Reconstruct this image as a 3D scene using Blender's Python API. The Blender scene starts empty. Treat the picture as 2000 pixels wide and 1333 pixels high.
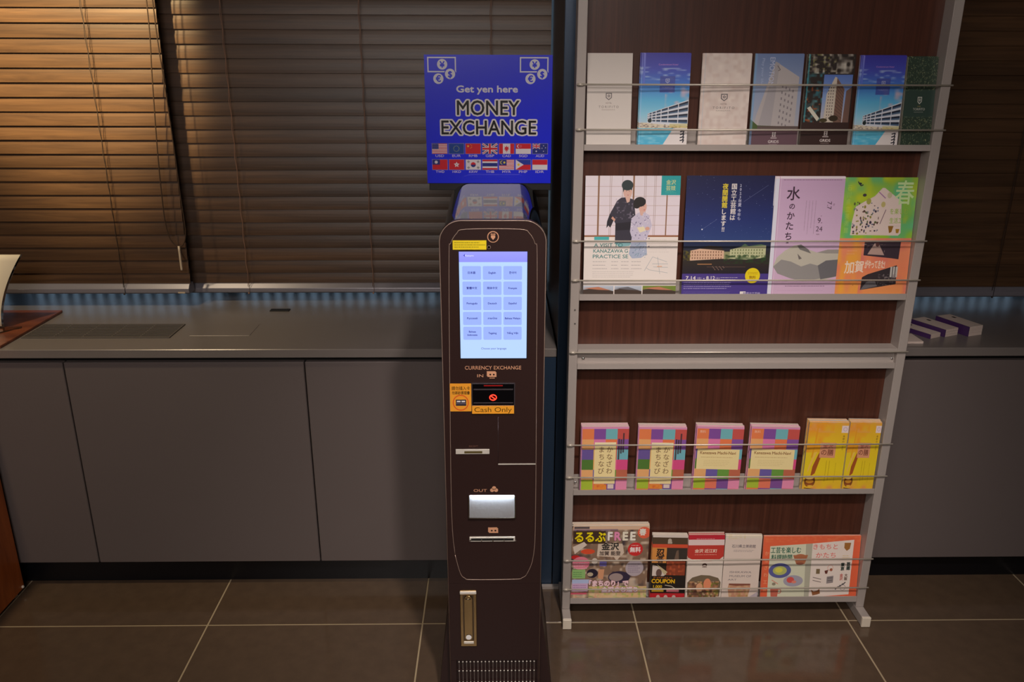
import bpy, bmesh, math, random
import numpy as np
from mathutils import Vector, Matrix, Euler
random.seed(7)
rng = np.random.default_rng(11)
S = bpy.context.scene
COL = S.collection

# ---------------------------------------------------------------- camera
F, PITCH, ROLL, YAW, CAMZ = 1608.1, 0.3298, 0.003, 0.016, 1.4988
_right = Vector((math.cos(YAW), -math.sin(YAW), 0))
_fwd = Vector((math.sin(YAW) * math.cos(PITCH), math.cos(YAW) * math.cos(PITCH), -math.sin(PITCH)))
_down = Vector((-math.sin(YAW) * math.sin(PITCH), -math.cos(YAW) * math.sin(PITCH), -math.cos(PITCH)))
_cx = _right * math.cos(ROLL) - _down * math.sin(ROLL)
_cd = _right * math.sin(ROLL) + _down * math.cos(ROLL)
cam_data = bpy.data.cameras.new('camera')
cam = bpy.data.objects.new('camera', cam_data)
COL.objects.link(cam)
m3 = Matrix((_cx, -_cd, -_fwd)).transposed()
cam.matrix_world = Matrix.Translation((0, 0, CAMZ)) @ m3.to_4x4()
cam_data.sensor_width = 36
cam_data.lens = F / 2000 * 36
cam_data.clip_start = 0.05
S.camera = cam


def P(x, y, Y):
    """point of the upright plane at depth Y seen at photo pixel x, y"""
    a = (x - 1000) / F
    b = (y - 666.5) / F
    d = _fwd + _cx * a + _cd * b
    t = Y / d.y
    return Vector((d.x * t, Y, CAMZ + d.z * t))


def PZ(x, y, z):
    """point of the level plane at height z seen at photo pixel x, y"""
    a = (x - 1000) / F
    b = (y - 666.5) / F
    d = _fwd + _cx * a + _cd * b
    t = (z - CAMZ) / d.z
    return Vector((d.x * t, d.y * t, z))


# ---------------------------------------------------------------- world, exposure, lights
S.view_settings.view_transform = 'Standard'
S.view_settings.look = 'None'
S.view_settings.exposure = 0.0
S.view_settings.gamma = 1.0
S.view_settings.use_curve_mapping = False
S.cycles.use_denoising = True
S.cycles.max_bounces = 8
S.cycles.sample_clamp_indirect = 6

world = bpy.data.worlds.new('world')
S.world = world
world.use_nodes = True
world.node_tree.nodes['Background'].inputs[0].default_value = (0.50, 0.68, 0.85, 1)
world.node_tree.nodes['Background'].inputs[1].default_value = 0.75


def light(name, kind, loc, energy, color=(1, 0.86, 0.7), size=0.2, target=None, spot=None, blend=0.4, sy=None):
    d = bpy.data.lights.new(name, kind)
    d.energy = energy
    d.color = color
    if kind == 'AREA':
        d.size = size
        if sy:
            d.shape = 'RECTANGLE'
            d.size_y = sy
    else:
        d.shadow_soft_size = size
    if kind == 'SPOT':
        d.spot_size = spot
        d.spot_blend = blend
    o = bpy.data.objects.new(name, d)
    COL.objects.link(o)
    o.location = loc
    if target is not None:
        v = Vector(target) - Vector(loc)
        o.rotation_euler = v.to_track_quat('-Z', 'Y').to_euler()
    return o


CEIL = 2.6
WARM = (1.0, 0.80, 0.60)
light('ceiling_glow', 'AREA', (-0.35, -0.9, 2.5), 58, (1.0, 0.90, 0.84), 1.4, (0.1, 1.4, 0.6), sy=1.4)
light('window_spot', 'SPOT', (-1.28, 1.72, 2.52), 400, (1.0, 0.79, 0.42), 0.03, (-1.27, 2.52, 1.70), math.radians(37), 0.6)
light('counter_spot', 'SPOT', (-1.45, 1.55, 2.52), 62, (1.0, 0.80, 0.52), 0.05, (-1.25, 2.35, 0.76), math.radians(60), 0.9)
light('rack_spot', 'SPOT', (0.38, 0.35, 2.5), 150, (1.0, 0.88, 0.80), 0.07, (0.40, 1.95, 0.20), math.radians(54), 1.0)
light('floor_spot', 'SPOT', (-0.6, 0.9, 2.5), 26, WARM, 0.06, (-0.5, 1.1, 0), math.radians(50), 1.0)

# ---------------------------------------------------------------- materials
MATS = {}


def lin(c):
    c = [v / 255 for v in c]
    return tuple(v / 12.92 if v <= 0.04045 else ((v + 0.055) / 1.055) ** 2.4 for v in c)


def mat(name, rgb, rough=0.5, metal=0.0, spec=0.5, coat=0.0, bump=0.0, bscale=200, var=0.0, vscale=8, aniso=None):
    if name in MATS:
        return MATS[name]
    m = bpy.data.materials.new(name)
    m.use_nodes = True
    nt = m.node_tree
    b = nt.nodes['Principled BSDF']
    c = lin(rgb)
    b.inputs['Base Color'].default_value = (*c, 1)
    b.inputs['Roughness'].default_value = rough
    b.inputs['Metallic'].default_value = metal
    b.inputs['Specular IOR Level'].default_value = spec
    if coat:
        b.inputs['Coat Weight'].default_value = coat
        b.inputs['Coat Roughness'].default_value = 0.05
    tc = nt.nodes.new('ShaderNodeTexCoord')
    mp = nt.nodes.new('ShaderNodeMapping')
    nt.links.new(tc.outputs['Object'], mp.inputs['Vector'])
    if aniso:
        mp.inputs['Scale'].default_value = aniso
    n = nt.nodes.new('ShaderNodeTexNoise')
    n.inputs['Scale'].default_value = vscale
    n.inputs['Detail'].default_value = 6
    nt.links.new(mp.outputs[0], n.inputs['Vector'])
    mx = nt.nodes.new('ShaderNodeMix')
    mx.data_type = 'RGBA'
    v = max(var, 0.02)
    mx.inputs[6].default_value = (*[k * (1 - v) for k in c], 1)
    mx.inputs[7].default_value = (*[min(1, k * (1 + v)) for k in c], 1)
    nt.links.new(n.outputs['Fac'], mx.inputs[0])
    nt.links.new(mx.outputs[2], b.inputs['Base Color'])
    if bump:
        n2 = nt.nodes.new('ShaderNodeTexNoise')
        n2.inputs['Scale'].default_value = bscale
        n2.inputs['Detail'].default_value = 4
        nt.links.new(mp.outputs[0], n2.inputs['Vector'])
        bp = nt.nodes.new('ShaderNodeBump')
        bp.inputs['Strength'].default_value = bump
        bp.inputs['Distance'].default_value = 0.002
        nt.links.new(n2.outputs['Fac'], bp.inputs['Height'])
        nt.links.new(bp.outputs[0], b.inputs['Normal'])
    MATS[name] = m
    return m


def wood(name, dark, light_, scale, rough=0.4, bump=0.15, per_object=False, coat=0.0):
    """procedural grain, stretched along the small scale axis"""
    m = bpy.data.materials.new(name)
    m.use_nodes = True
    nt = m.node_tree
    b = nt.nodes['Principled BSDF']
    b.inputs['Roughness'].default_value = rough
    b.inputs['Coat Weight'].default_value = coat
    tc = nt.nodes.new('ShaderNodeTexCoord')
    mp = nt.nodes.new('ShaderNodeMapping')
    mp.inputs['Scale'].default_value = scale
    nt.links.new(tc.outputs['Object'], mp.inputs['Vector'])
    if per_object:
        oi = nt.nodes.new('ShaderNodeObjectInfo')
        mul = nt.nodes.new('ShaderNodeMath')
        mul.operation = 'MULTIPLY'
        mul.inputs[1].default_value = 37.0
        nt.links.new(oi.outputs['Random'], mul.inputs[0])
        cb = nt.nodes.new('ShaderNodeCombineXYZ')
        for k in range(3):
            nt.links.new(mul.outputs[0], cb.inputs[k])
        nt.links.new(cb.outputs[0], mp.inputs['Location'])
    n = nt.nodes.new('ShaderNodeTexNoise')
    n.inputs['Scale'].default_value = 1.0
    n.inputs['Detail'].default_value = 8
    n.inputs['Roughness'].default_value = 0.65
    n.inputs['Distortion'].default_value = 0.6
    nt.links.new(mp.outputs[0], n.inputs['Vector'])
    cr = nt.nodes.new('ShaderNodeValToRGB')
    cr.color_ramp.elements[0].position = 0.32
    cr.color_ramp.elements[1].position = 0.72
    cr.color_ramp.elements[0].color = (*lin(dark), 1)
    cr.color_ramp.elements[1].color = (*lin(light_), 1)
    nt.links.new(n.outputs['Fac'], cr.inputs[0])
    out = cr.outputs[0]
    if per_object:
        hs = nt.nodes.new('ShaderNodeHueSaturation')
        ma = nt.nodes.new('ShaderNodeMapRange')
        ma.inputs[3].default_value = 0.8
        ma.inputs[4].default_value = 1.2
        nt.links.new(oi.outputs['Random'], ma.inputs[0])
        nt.links.new(ma.outputs[0], hs.inputs['Value'])
        nt.links.new(out, hs.inputs['Color'])
        out = hs.outputs[0]
    nt.links.new(out, b.inputs['Base Color'])
    bp = nt.nodes.new('ShaderNodeBump')
    bp.inputs['Strength'].default_value = bump
    bp.inputs['Distance'].default_value = 0.001
    nt.links.new(n.outputs['Fac'], bp.inputs['Height'])
    nt.links.new(bp.outputs[0], b.inputs['Normal'])
    MATS[name] = m
    return m


def emis(name, rgb, strength):
    m = bpy.data.materials.new(name)
    m.use_nodes = True
    b = m.node_tree.nodes['Principled BSDF']
    b.inputs['Base Color'].default_value = (0, 0, 0, 1)
    b.inputs['Emission Color'].default_value = (*lin(rgb), 1)
    b.inputs['Emission Strength'].default_value = strength
    MATS[name] = m
    return m


M_tile = mat('floor_tile_stone', (90, 73, 58), 0.10, spec=0.6, bump=0.08, bscale=160, var=0.22, vscale=26)
M_grout = mat('grout', (176, 158, 128), 0.8, bump=0.3, var=0.1)
M_wallp = mat('wall_paint', (92, 80, 68), 0.8, bump=0.1, var=0.06)
M_ceil = mat('ceiling_paint', (70, 65, 60), 0.9, bump=0.1, var=0.04)
M_navy = mat('navy_metal', (44, 62, 84), 0.35, metal=0.3, var=0.05)
M_pillar_side = mat('pillar_brown', (62, 46, 36), 0.45, var=0.1)
M_counter = mat('counter_metal', (130, 122, 118), 0.28, metal=0.15, bump=0.05, bscale=300, var=0.1, vscale=5)
M_door = mat('door_laminate', (106, 96, 94), 0.45, var=0.05, vscale=3)
M_kick = mat('kick_black', (14, 14, 18), 0.35)
M_dark = mat('dark_gap', (10, 10, 11), 0.6)
M_alu = mat('rack_aluminium', (176, 166, 160), 0.42, metal=0.12, var=0.04)
M_rod = mat('rod_steel', (206, 196, 182), 0.35, metal=0.25)
M_cap = mat('cap_white', (226, 214, 196), 0.5)
M_chrome = mat('chrome', (225, 225, 225), 0.12, metal=1.0)
M_kbody = mat('kiosk_brown', (48, 31, 29), 0.42, spec=0.3, coat=0.0, var=0.03)
M_kblack = mat('kiosk_gloss_black', (9, 9, 12), 0.04, spec=0.3, coat=0.0)
M_bronze = mat('bronze_print', (226, 168, 132), 0.4, metal=0.1)
M_brass = mat('latch_brass', (150, 124, 84), 0.25, metal=0.9, var=0.1)
M_paper = mat('paper_edge', (226, 214, 198), 0.7, var=0.08, vscale=400, aniso=(0.05, 1, 0.05))
M_cord = mat('cord_brown', (58, 38, 20), 0.7)
M_ladder_dark = mat('ladder_cord_dark', (44, 30, 20), 0.7)
M_slot = mat('slot_silver', (228, 222, 212), 0.3, metal=0.25)
M_ladder = mat('ladder_cord', (150, 112, 90), 0.7)
M_tassel = mat('tassel_plastic', (196, 176, 150), 0.4)
M_rail = mat('blind_rail', (128, 124, 132), 0.32, metal=0.2, var=0.05)
M_slat = wood('slat_wood', (62, 42, 27), (92, 65, 42), (3, 60, 60), 0.42, 0.1, True)
M_wenge = wood('rack_wenge', (64, 34, 24), (92, 52, 38), (90, 90, 2.5), 0.4, 0.12)
M_redwood = wood('mat_redwood', (92, 46, 30), (150, 84, 54), (3, 22, 22), 0.35, 0.1)
M_orange = wood('box_wood', (140, 66, 22), (196, 104, 44), (18, 18, 3), 0.35, 0.1)
M_sticker_y = mat('sticker_yellow', (240, 212, 40), 0.5)
M_sticker_o = mat('sticker_orange', (240, 160, 48), 0.5)

# ---------------------------------------------------------------- mesh helpers


def tag(o, label=None, cat=None, group=None, kind=None):
    if label:
        o['label'] = label
    if cat:
        o['category'] = cat
    if group:
        o['group'] = group
    if kind:
        o['kind'] = kind
    return o


def thing(name, label, cat, loc, group=None, rot=(0, 0, 0)):
    o = bpy.data.objects.new(name, None)
    o.empty_display_size = 0.05
    COL.objects.link(o)
    o.location = loc
    o.rotation_euler = rot
    return tag(o, label, cat, group)


def root_of(o):
    t = Vector((0, 0, 0))
    while o is not None:
        t += o.location
        o = o.parent
    return t


class MB:
    """collects shapes in world coordinates; build() makes one mesh object"""

    def __init__(s):
        s.v = []
        s.f = []
        s.sm = []

    def add(s, vs, fs, smooth=False):
        n = len(s.v)
        s.v += [tuple(v) for v in vs]
        s.f += [tuple(i + n for i in f) for f in fs]
        s.sm += [smooth] * len(fs)
        return s

    def box(s, x0, x1, y0, y1, z0, z1):
        if x0 > x1: x0, x1 = x1, x0
        if y0 > y1: y0, y1 = y1, y0
        if z0 > z1: z0, z1 = z1, z0
        v = [(x0, y0, z0), (x1, y0, z0), (x1, y1, z0), (x0, y1, z0), (x0, y0, z1), (x1, y0, z1), (x1, y1, z1), (x0, y1, z1)]
        return s.add(v, [(0, 3, 2, 1), (4, 5, 6, 7), (0, 1, 5, 4), (1, 2, 6, 5), (2, 3, 7, 6), (3, 0, 4, 7)])

    def prism(s, prof, y0, y1, smooth_side=False):
        """prof: list of (x, z), extruded from y0 to y1"""
        n = len(prof)
        v = [(x, y0, z) for x, z in prof] + [(x, y1, z) for x, z in prof]
        s.add(v, [tuple(range(n)), tuple(range(2 * n - 1, n - 1, -1))])
        s.add(v, [(i, n + i, n + (i + 1) % n, (i + 1) % n) for i in range(n)], smooth_side)
        return s

    def prismx(s, prof, x0, x1):
        """prof: list of (y, z), extruded from x0 to x1"""
        n = len(prof)
        v = [(x0, y, z) for y, z in prof] + [(x1, y, z) for y, z in prof]
        return s.add(v, [tuple(range(n)), tuple(range(2 * n - 1, n - 1, -1))] + [(i, (i + 1) % n, n + (i + 1) % n, n + i) for i in range(n)])

    def tube(s, pts, r, n=8, closed=False):
        pts = [Vector(p) for p in pts]
        k = len(pts)
        vs = []
        for i, p in enumerate(pts):
            a = pts[(i - 1) % k] if (closed or i) else p
            b = pts[(i + 1) % k] if (closed or i < k - 1) else p
            d = (b - a).normalized()
            up = Vector((0, 0, 1)) if abs(d.z) < 0.9 else Vector((0, 1, 0))
            u = d.cross(up).normalized()
            w = d.cross(u).normalized()
            for j in range(n):
                t = 2 * math.pi * j / n
                vs.append(p + u * (r * math.cos(t)) + w * (r * math.sin(t)))
        fs = []
        for i in range(k if closed else k - 1):
            for j in range(n):
                a, b = i * n + j, i * n + (j + 1) % n
                c, d = ((i + 1) % k) * n + (j + 1) % n, ((i + 1) % k) * n + j
                fs.append((a, b, c, d))
        s.add(vs, fs, True)
        if not closed:
            s.add(vs[:n], [tuple(range(n))[::-1]])
            s.add(vs[-n:], [tuple(range(n))])
        return s

    def disc(s, c, r, h, axis='y', n=24, r2=None):
        r2 = r if r2 is None else r2
        c = Vector(c)
        vs = []
        for k, (rr, t) in enumerate(((r, 0), (r2, h))):
            for j in range(n):
                a = 2 * math.pi * j / n
                u, w = rr * math.cos(a), rr * math.sin(a)
                vs.append(c + (Vector((u, t, w)) if axis == 'y' else Vector((u, w, t)) if axis == 'z' else Vector((t, u, w))))
        s.add(vs, [tuple(range(n)), tuple(range(2 * n - 1, n - 1, -1))])
        s.add(vs, [(j, n + j, n + (j + 1) % n, (j + 1) % n) for j in range(n)], True)
        return s

    def sphere(s, c, r, n=12, m=8, sx=1, sy=1, sz=1):
        c = Vector(c)
        vs = [c + Vector((0, 0, r * sz))]
        for i in range(1, m):
            t = math.pi * i / m
            for j in range(n):
                a = 2 * math.pi * j / n
                vs.append(c + Vector((r * sx * math.sin(t) * math.cos(a), r * sy * math.sin(t) * math.sin(a), r * sz * math.cos(t))))
        vs.append(c + Vector((0, 0, -r * sz)))
        fs = [(0, 1 + j, 1 + (j + 1) % n) for j in range(n)]
        for i in range(m - 2):
            for j in range(n):
                fs.append((1 + i * n + j, 1 + (i + 1) * n + j, 1 + (i + 1) * n + (j + 1) % n, 1 + i * n + (j + 1) % n))
        l = len(vs) - 1
        fs += [(l, 1 + (m - 2) * n + (j + 1) % n, 1 + (m - 2) * n + j) for j in range(n)]
        return s.add(vs, fs, True)

    def build(s, name, material, parent=None, bevel=0.0, local=False, label=None, kind=None, loc=None):
        me = bpy.data.meshes.new(name)
        off = Vector((0, 0, 0))
        if not local:
            if parent is not None:
                off = root_of(parent)
            elif loc is not None:
                off = Vector(loc)
            else:
                xs = [v[0] for v in s.v]; ys = [v[1] for v in s.v]; zs = [v[2] for v in s.v]
                off = Vector(((min(xs) + max(xs)) / 2, (min(ys) + max(ys)) / 2, min(zs)))
        me.from_pydata([(v[0] - off.x, v[1] - off.y, v[2] - off.z) for v in s.v], [], s.f)
        me.polygons.foreach_set('use_smooth', s.sm)
        bm = bmesh.new()
        bm.from_mesh(me)
        bmesh.ops.remove_doubles(bm, verts=bm.verts, dist=1e-6)
        bmesh.ops.recalc_face_normals(bm, faces=bm.faces)
        if bevel:
            es = [e for e in bm.edges if len(e.link_faces) == 2 and e.calc_face_angle(0) > 0.6]
            bmesh.ops.bevel(bm, geom=es, offset=bevel, segments=1, affect='EDGES')
        bm.to_mesh(me)
        bm.free()
        me.materials.append(material)
        o = bpy.data.objects.new(name, me)
        COL.objects.link(o)
        if parent is not None:
            o.parent = parent
        elif not local:
            o.location = off
        if label:
            o['label'] = label
        if kind:
            o['kind'] = kind
        return o


# ---------------------------------------------------------------- print canvas (flat printed artwork drawn in numpy)
_tx = {}


def glyphs(s):
    """triangles of a text line: (segments Nx4, width, ymin, ymax), em = 1, y up"""
    if s in _tx:
        return _tx[s]
    c = bpy.data.curves.new('t', 'FONT')
    c.body = s
    c.resolution_u = 3
    o = bpy.data.objects.new('t', c)
    COL.objects.link(o)
    dg = bpy.context.evaluated_depsgraph_get()
    me = bpy.data.meshes.new_from_object(o.evaluated_get(dg))
    vs = np.array([v.co[:2] for v in me.vertices]).reshape(-1, 2)
    seg = []
    for p in me.polygons:
        q = list(p.vertices)
        for i in range(len(q)):
            seg.append((*vs[q[i]], *vs[q[(i + 1) % len(q)]]))
    bpy.data.objects.remove(o)
    bpy.data.curves.remove(c)
    bpy.data.meshes.remove(me)
    seg = np.array(seg).reshape(-1, 4)
    if len(seg):
        r = (seg, seg[:, [0, 2]].min(), seg[:, [0, 2]].max(), seg[:, [1, 3]].min(), seg[:, [1, 3]].max())
    else:
        r = (seg, 0, 0.3, 0, 0.7)
    _tx[s] = r
    return r


def C(c):
    return np.array(c, float) / 255


class Cv:
    SS = 2

    def __init__(s, w, h, bg, k=4):
        s.w, s.h, s.k = w, h, k * s.SS
        s.a = np.zeros((int(h * s.k) // s.SS * s.SS, int(w * s.k) // s.SS * s.SS, 3)) + C(bg)

    def _fill(s, seg, c, a=1.0, dil=0, clip=None):
        """even-odd fill of segments in canvas units (y down)"""
        if len(seg) == 0:
            return
        q = np.asarray(seg, float) * s.k
        H, W = s.a.shape[:2]
        x0 = int(max(0, math.floor(q[:, [0, 2]].min()) - 2 - dil)); x1 = int(min(W, math.ceil(q[:, [0, 2]].max()) + 3 + dil))
        y0 = int(max(0, math.floor(q[:, [1, 3]].min()) - 2 - dil)); y1 = int(min(H, math.ceil(q[:, [1, 3]].max()) + 3 + dil))
        if x1 <= x0 or y1 <= y0:
            return
        sw = (q[:, 1] > q[:, 3]) | ((q[:, 1] == q[:, 3]) & (q[:, 0] > q[:, 2]))
        q[sw] = q[sw][:, [2, 3, 0, 1]]
        r0 = np.ceil(q[:, 1] - .5).astype(int)
        r1 = np.ceil(q[:, 3] - .5).astype(int)
        r0 = np.clip(r0, y0, y1); r1 = np.clip(r1, y0, y1)
        n = r1 - r0
        keep = n > 0
        q, r0, n = q[keep], r0[keep], n[keep]
        if len(n) == 0:
            return
        idx = np.repeat(np.arange(len(n)), n)
        rows = np.arange(n.sum()) - np.repeat(np.cumsum(n) - n, n) + r0[idx]
        e = q[idx]
        xx = e[:, 0] + (rows + .5 - e[:, 1]) * (e[:, 2] - e[:, 0]) / (e[:, 3] - e[:, 1])
        cc = np.clip(np.ceil(xx - .5), x0, x1).astype(int)
        m = np.zeros((y1 - y0, x1 - x0 + 1), np.int32)
        np.add.at(m, (rows - y0, cc - x0), 1)
        m = (np.cumsum(m, 1)[:, :-1] % 2) > 0
        if dil:
            b = m.copy()
            for dx in range(-dil, dil + 1):
                for dy in range(-dil, dil + 1):
                    if dx * dx + dy * dy <= dil * dil:
                        b |= np.roll(np.roll(m, dx, 1), dy, 0)
            m = b
        t = s.a[y0:y1, x0:x1]
        col = C(c) if not callable(c) else c(x0 / s.k, y0 / s.k, x1 / s.k, y1 / s.k, t.shape)
        am = (m * a)[..., None]
        t *= 1 - am
        t += am * col

    def poly(s, pts, c, a=1.0):
        s._fill([(*pts[i], *pts[(i + 1) % len(pts)]) for i in range(len(pts))], c, a)
        return s

    def rect(s, x0, y0, x1, y1, c, a=1.0):
        return s.poly([(x0, y0), (x1, y0), (x1, y1), (x0, y1)], c, a)

    def circ(s, cx, cy, rx, c, ry=None, a=1.0, n=40):
        ry = ry or rx
        return s.poly([(cx + rx * math.cos(2 * math.pi * i / n), cy + ry * math.sin(2 * math.pi * i / n)) for i in range(n)], c, a)

    def ring(s, cx, cy, r, w, c, a=1.0):
        n = 40
        seg = []
        for rr in (r, r - w):
            p = [(cx + rr * math.cos(2 * math.pi * i / n), cy + rr * math.sin(2 * math.pi * i / n)) for i in range(n)]
            seg += [(*p[i], *p[(i + 1) % n]) for i in range(n)]
        s._fill(seg, c, a)

    def line(s, pts, w, c, a=1.0):
        for (ax, ay), (bx, by) in zip(pts, pts[1:]):
            d = math.hypot(bx - ax, by - ay) or 1
            nx, ny = -(by - ay) / d * w / 2, (bx - ax) / d * w / 2
            s.poly([(ax + nx, ay + ny), (bx + nx, by + ny), (bx - nx, by - ny), (ax - nx, ay - ny)], c, a)
        return s

    def grad(s, x0, y0, x1, y1, stops, horiz=False):
        ix0, iy0, ix1, iy1 = [max(0, int(round(v * s.k))) for v in (x0, y0, x1, y1)]
        t = s.a[iy0:iy1, ix0:ix1]
        n = t.shape[1 if horiz else 0]
        if n < 1:
            return s
        u = np.linspace(0, 1, n)
        st = np.linspace(0, 1, len(stops))
        g = np.stack([np.interp(u, st, [C(c)[i] for c in stops]) for i in range(3)], -1)
        t[:] = g[None] if horiz else g[:, None]
        return s

    def noise(s, x0, y0, x1, y1, c, a, size=3.0, thr=0.0, seed=0, stretch=1.0):
        ix0, iy0, ix1, iy1 = [max(0, int(round(v * s.k))) for v in (x0, y0, x1, y1)]
        t = s.a[iy0:iy1, ix0:ix1]
        if not t.size:
            return s
        r = np.random.default_rng(seed)
        nh, nw = int((y1 - y0) / size) + 3, int((x1 - x0) / size / stretch) + 3
        g = r.random((nh, nw))
        yy = np.linspace(0, nh - 1.01, t.shape[0]); xx = np.linspace(0, nw - 1.01, t.shape[1])
        i, j = yy.astype(int), xx.astype(int)
        fy, fx = (yy - i)[:, None], (xx - j)[None]
        fy, fx = fy * fy * (3 - 2 * fy), fx * fx * (3 - 2 * fx)
        v = (g[i][:, j] * (1 - fy) + g[i + 1][:, j] * fy) * (1 - fx) + (g[i][:, j + 1] * (1 - fy) + g[i + 1][:, j + 1] * fy) * fx
        v = np.clip((v - thr) / (1 - thr), 0, 1)[..., None] * a
        t *= 1 - v
        t += v * C(c)
        return s

    def text(s, st, x, y, size, c, anchor='m', bold=0.0, a=1.0, fit=None, out=None, ow=0.0, skew=0.0, rot=0):
        """x,y: centre (or left 'l' / right 'r') of the line, baseline y; size = em height"""
        seg, xa, xb, ya, yb = glyphs(st)
        if not len(seg):
            return s
        q = seg.copy()
        w = (xb - xa)
        sx = size if fit is None else fit / w
        ox = {'m': -(xa + xb) / 2, 'l': -xa, 'r': -xb}[anchor]
        X = (q[:, [0, 2]] + ox) * sx
        Y = -q[:, [1, 3]] * size
        X = X - Y * skew
        if rot == 90:
            X, Y = -Y, X
        elif rot == -90:
            X, Y = Y, -X
        q = np.stack([X[:, 0] + x, Y[:, 0] + y, X[:, 1] + x, Y[:, 1] + y], 1)
        if out is not None:
            s._fill(q, out, a, int(round((ow + bold) * s.k)))
        s._fill(q, c, a, int(round(bold * s.k)))
        return s

    def vtext(s, st, x, y, size, c, step=1.05, bold=0.0, a=1.0, out=None, ow=0, slant=0.0):
        """stacked upright characters; y is the top"""
        for i, ch in enumerate(st):
            if ch == ' ':
                continue
            s.text(ch, x + slant * i * size * step, y + size * 0.85 + i * size * step, size, c, bold=bold, a=a, out=out, ow=ow)
        return s

    def small(s, x0, y0, x1, y1, c, rows, a=0.6, seed=0, th=0.45, vertical=False):
        """blocks of print too small to read: broken thin strokes"""
        r = random.Random(seed)
        for i in range(rows):
            if vertical:
                x = x0 + (x1 - x0) * (i + .5) / rows
                y = y0
                end = y1 - r.random() * (y1 - y0) * 0.25
                while y < end:
                    w = r.uniform(1, 3.2)
                    s.rect(x - th / 2, y, x + th / 2, min(end, y + w), c, a)
                    y += w + r.uniform(.3, .8)
            else:
                y = y0 + (y1 - y0) * (i + .5) / rows
                x = x0
                end = x1 - r.random() * (x1 - x0) * 0.25
                while x < end:
                    w = r.uniform(1.5, 5)
                    s.rect(x, y - th / 2, min(end, x + w), y + th / 2, c, a)
                    x += w + r.uniform(.4, 1.2)
        return s

    def image(s, name):
        H, W = s.a.shape[:2]
        a = s.a.reshape(H // s.SS, s.SS, W // s.SS, s.SS, 3).mean((1, 3))
        h, w = a.shape[:2]
        im = bpy.data.images.new(name, w, h)
        px = np.ones((h, w, 4), np.float32)
        px[..., :3] = np.clip(a[::-1], 0, 1)
        im.pixels.foreach_set(px.ravel())
        im.update()
        im.pack()
        return im


def print_mat(name, cv, rough=0.38, emit=None, coat=0.0, glow=1.0):
    m = bpy.data.materials.new(name)
    m.use_nodes = True
    nt = m.node_tree
    b = nt.nodes['Principled BSDF']
    t = nt.nodes.new('ShaderNodeTexImage')
    t.image = cv.image(name)
    t.extension = 'EXTEND'
    b.inputs['Roughness'].default_value = rough
    if coat:
        b.inputs['Coat Weight'].default_value = coat
        b.inputs['Coat Roughness'].default_value = 0.025
    if emit:
        b.inputs['Base Color'].default_value = (0.01, 0.01, 0.01, 1)
        nt.links.new(t.outputs[0], b.inputs['Emission Color'])
        b.inputs['Emission Strength'].default_value = emit
    else:
        nt.links.new(t.outputs[0], b.inputs['Base Color'])
    return m


def uv_front(o, x0, x1, z0, z1):
    """planar UVs over the x/z extent in mesh coordinates"""
    me = o.data
    u = me.uv_layers.new(name='UVMap')
    for l in me.loops:
        co = me.vertices[l.vertex_index].co
        u.data[l.index].uv = ((co.x - x0) / (x1 - x0), (co.z - z0) / (z1 - z0))


def sheet(name, x0, x1, z0, z1, y, t, material, parent, off=None, label=None):
    """thin printed panel facing -y between world x0..x1, z0..z1"""
    o = MB().box(x0, x1, y, y + t, z0, z1).build(name, material, parent, label=label)
    r = root_of(parent)
    uv_front(o, x0 - r.x, x1 - r.x, z0 - r.z, z1 - r.z)
    return o


def lettering(name, st, x, z, y, size, material, parent, fit=None, skew=0.0, thick=0.0004):
    c = bpy.data.curves.new('t', 'FONT')
    c.body = st
    c.resolution_u = 3
    c.align_x = 'CENTER'
    c.extrude = thick / 2 / size
    c.shear = skew
    o = bpy.data.objects.new('t', c)
    COL.objects.link(o)
    dg = bpy.context.evaluated_depsgraph_get()
    me = bpy.data.meshes.new_from_object(o.evaluated_get(dg))
    bpy.data.objects.remove(o)
    bpy.data.curves.remove(c)
    me.name = name
    vs = [v.co.copy() for v in me.vertices]
    xs = [v.x for v in vs]
    sx = size if fit is None else fit / (max(xs) - min(xs))
    mx = (max(xs) + min(xs)) / 2
    r = root_of(parent)
    for v in me.vertices:
        v.co = Vector((x + (v.co.x - mx) * sx, y - v.co.z * size, z + v.co.y * size)) - r
    me.materials.clear()
    me.materials.append(material)
    ob = bpy.data.objects.new(name, me)
    COL.objects.link(ob)
    ob.parent = parent
    return ob

# ================================================================ SETTING
Y_CF = 2.10            # counter front
Z_CT = P(500, 683, Y_CF).z
Y_WIN = 2.80
XL, XR, YB = -3.2, 3.2, -6.2

floor = MB().box(XL, XR, YB, Y_WIN + 0.1, -0.06, -0.0012).build('floor', M_grout, kind='structure')
GX, GY, G = -0.2177, 1.9315, 0.0022
tile_me = None
for i in range(-5, 6):
    for j in range(-10, 2):
        x0, x1 = GX + .6 * i, GX + .6 * (i + 1)
        y0, y1 = GY + .6 * j, GY + .6 * (j + 1)
        if j == 1:
            continue
        cx, cy = (x0 + x1) / 2, (y0 + y1) / 2
        if tile_me is None:
            h = .3 - G
            b = MB().box(-h, h, -h, h, -0.01, 0)
            o = b.build('tile', M_tile, None, bevel=0.0008, local=True)
            tile_me = o.data
        else:
            o = bpy.data.objects.new('tile', tile_me)
            COL.objects.link(o)
        o.parent = floor
        o.location = Vector((cx, cy, 0)) - floor.location
MB().box(XL, XR, YB, Y_WIN + 0.1, CEIL, CEIL + .05).build('ceiling', M_ceil, kind='structure')
MB().box(XL - .08, XL, YB, Y_WIN + .1, 0, CEIL).build('wall_left', M_wallp, kind='structure')
MB().box(XR, XR + .08, YB, Y_WIN + .1, 0, CEIL).build('wall_right', M_wallp, kind='structure')
MB().box(XL, XR, YB - .08, YB, 0, CEIL).build('wall_front', M_wallp, kind='structure')
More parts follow.
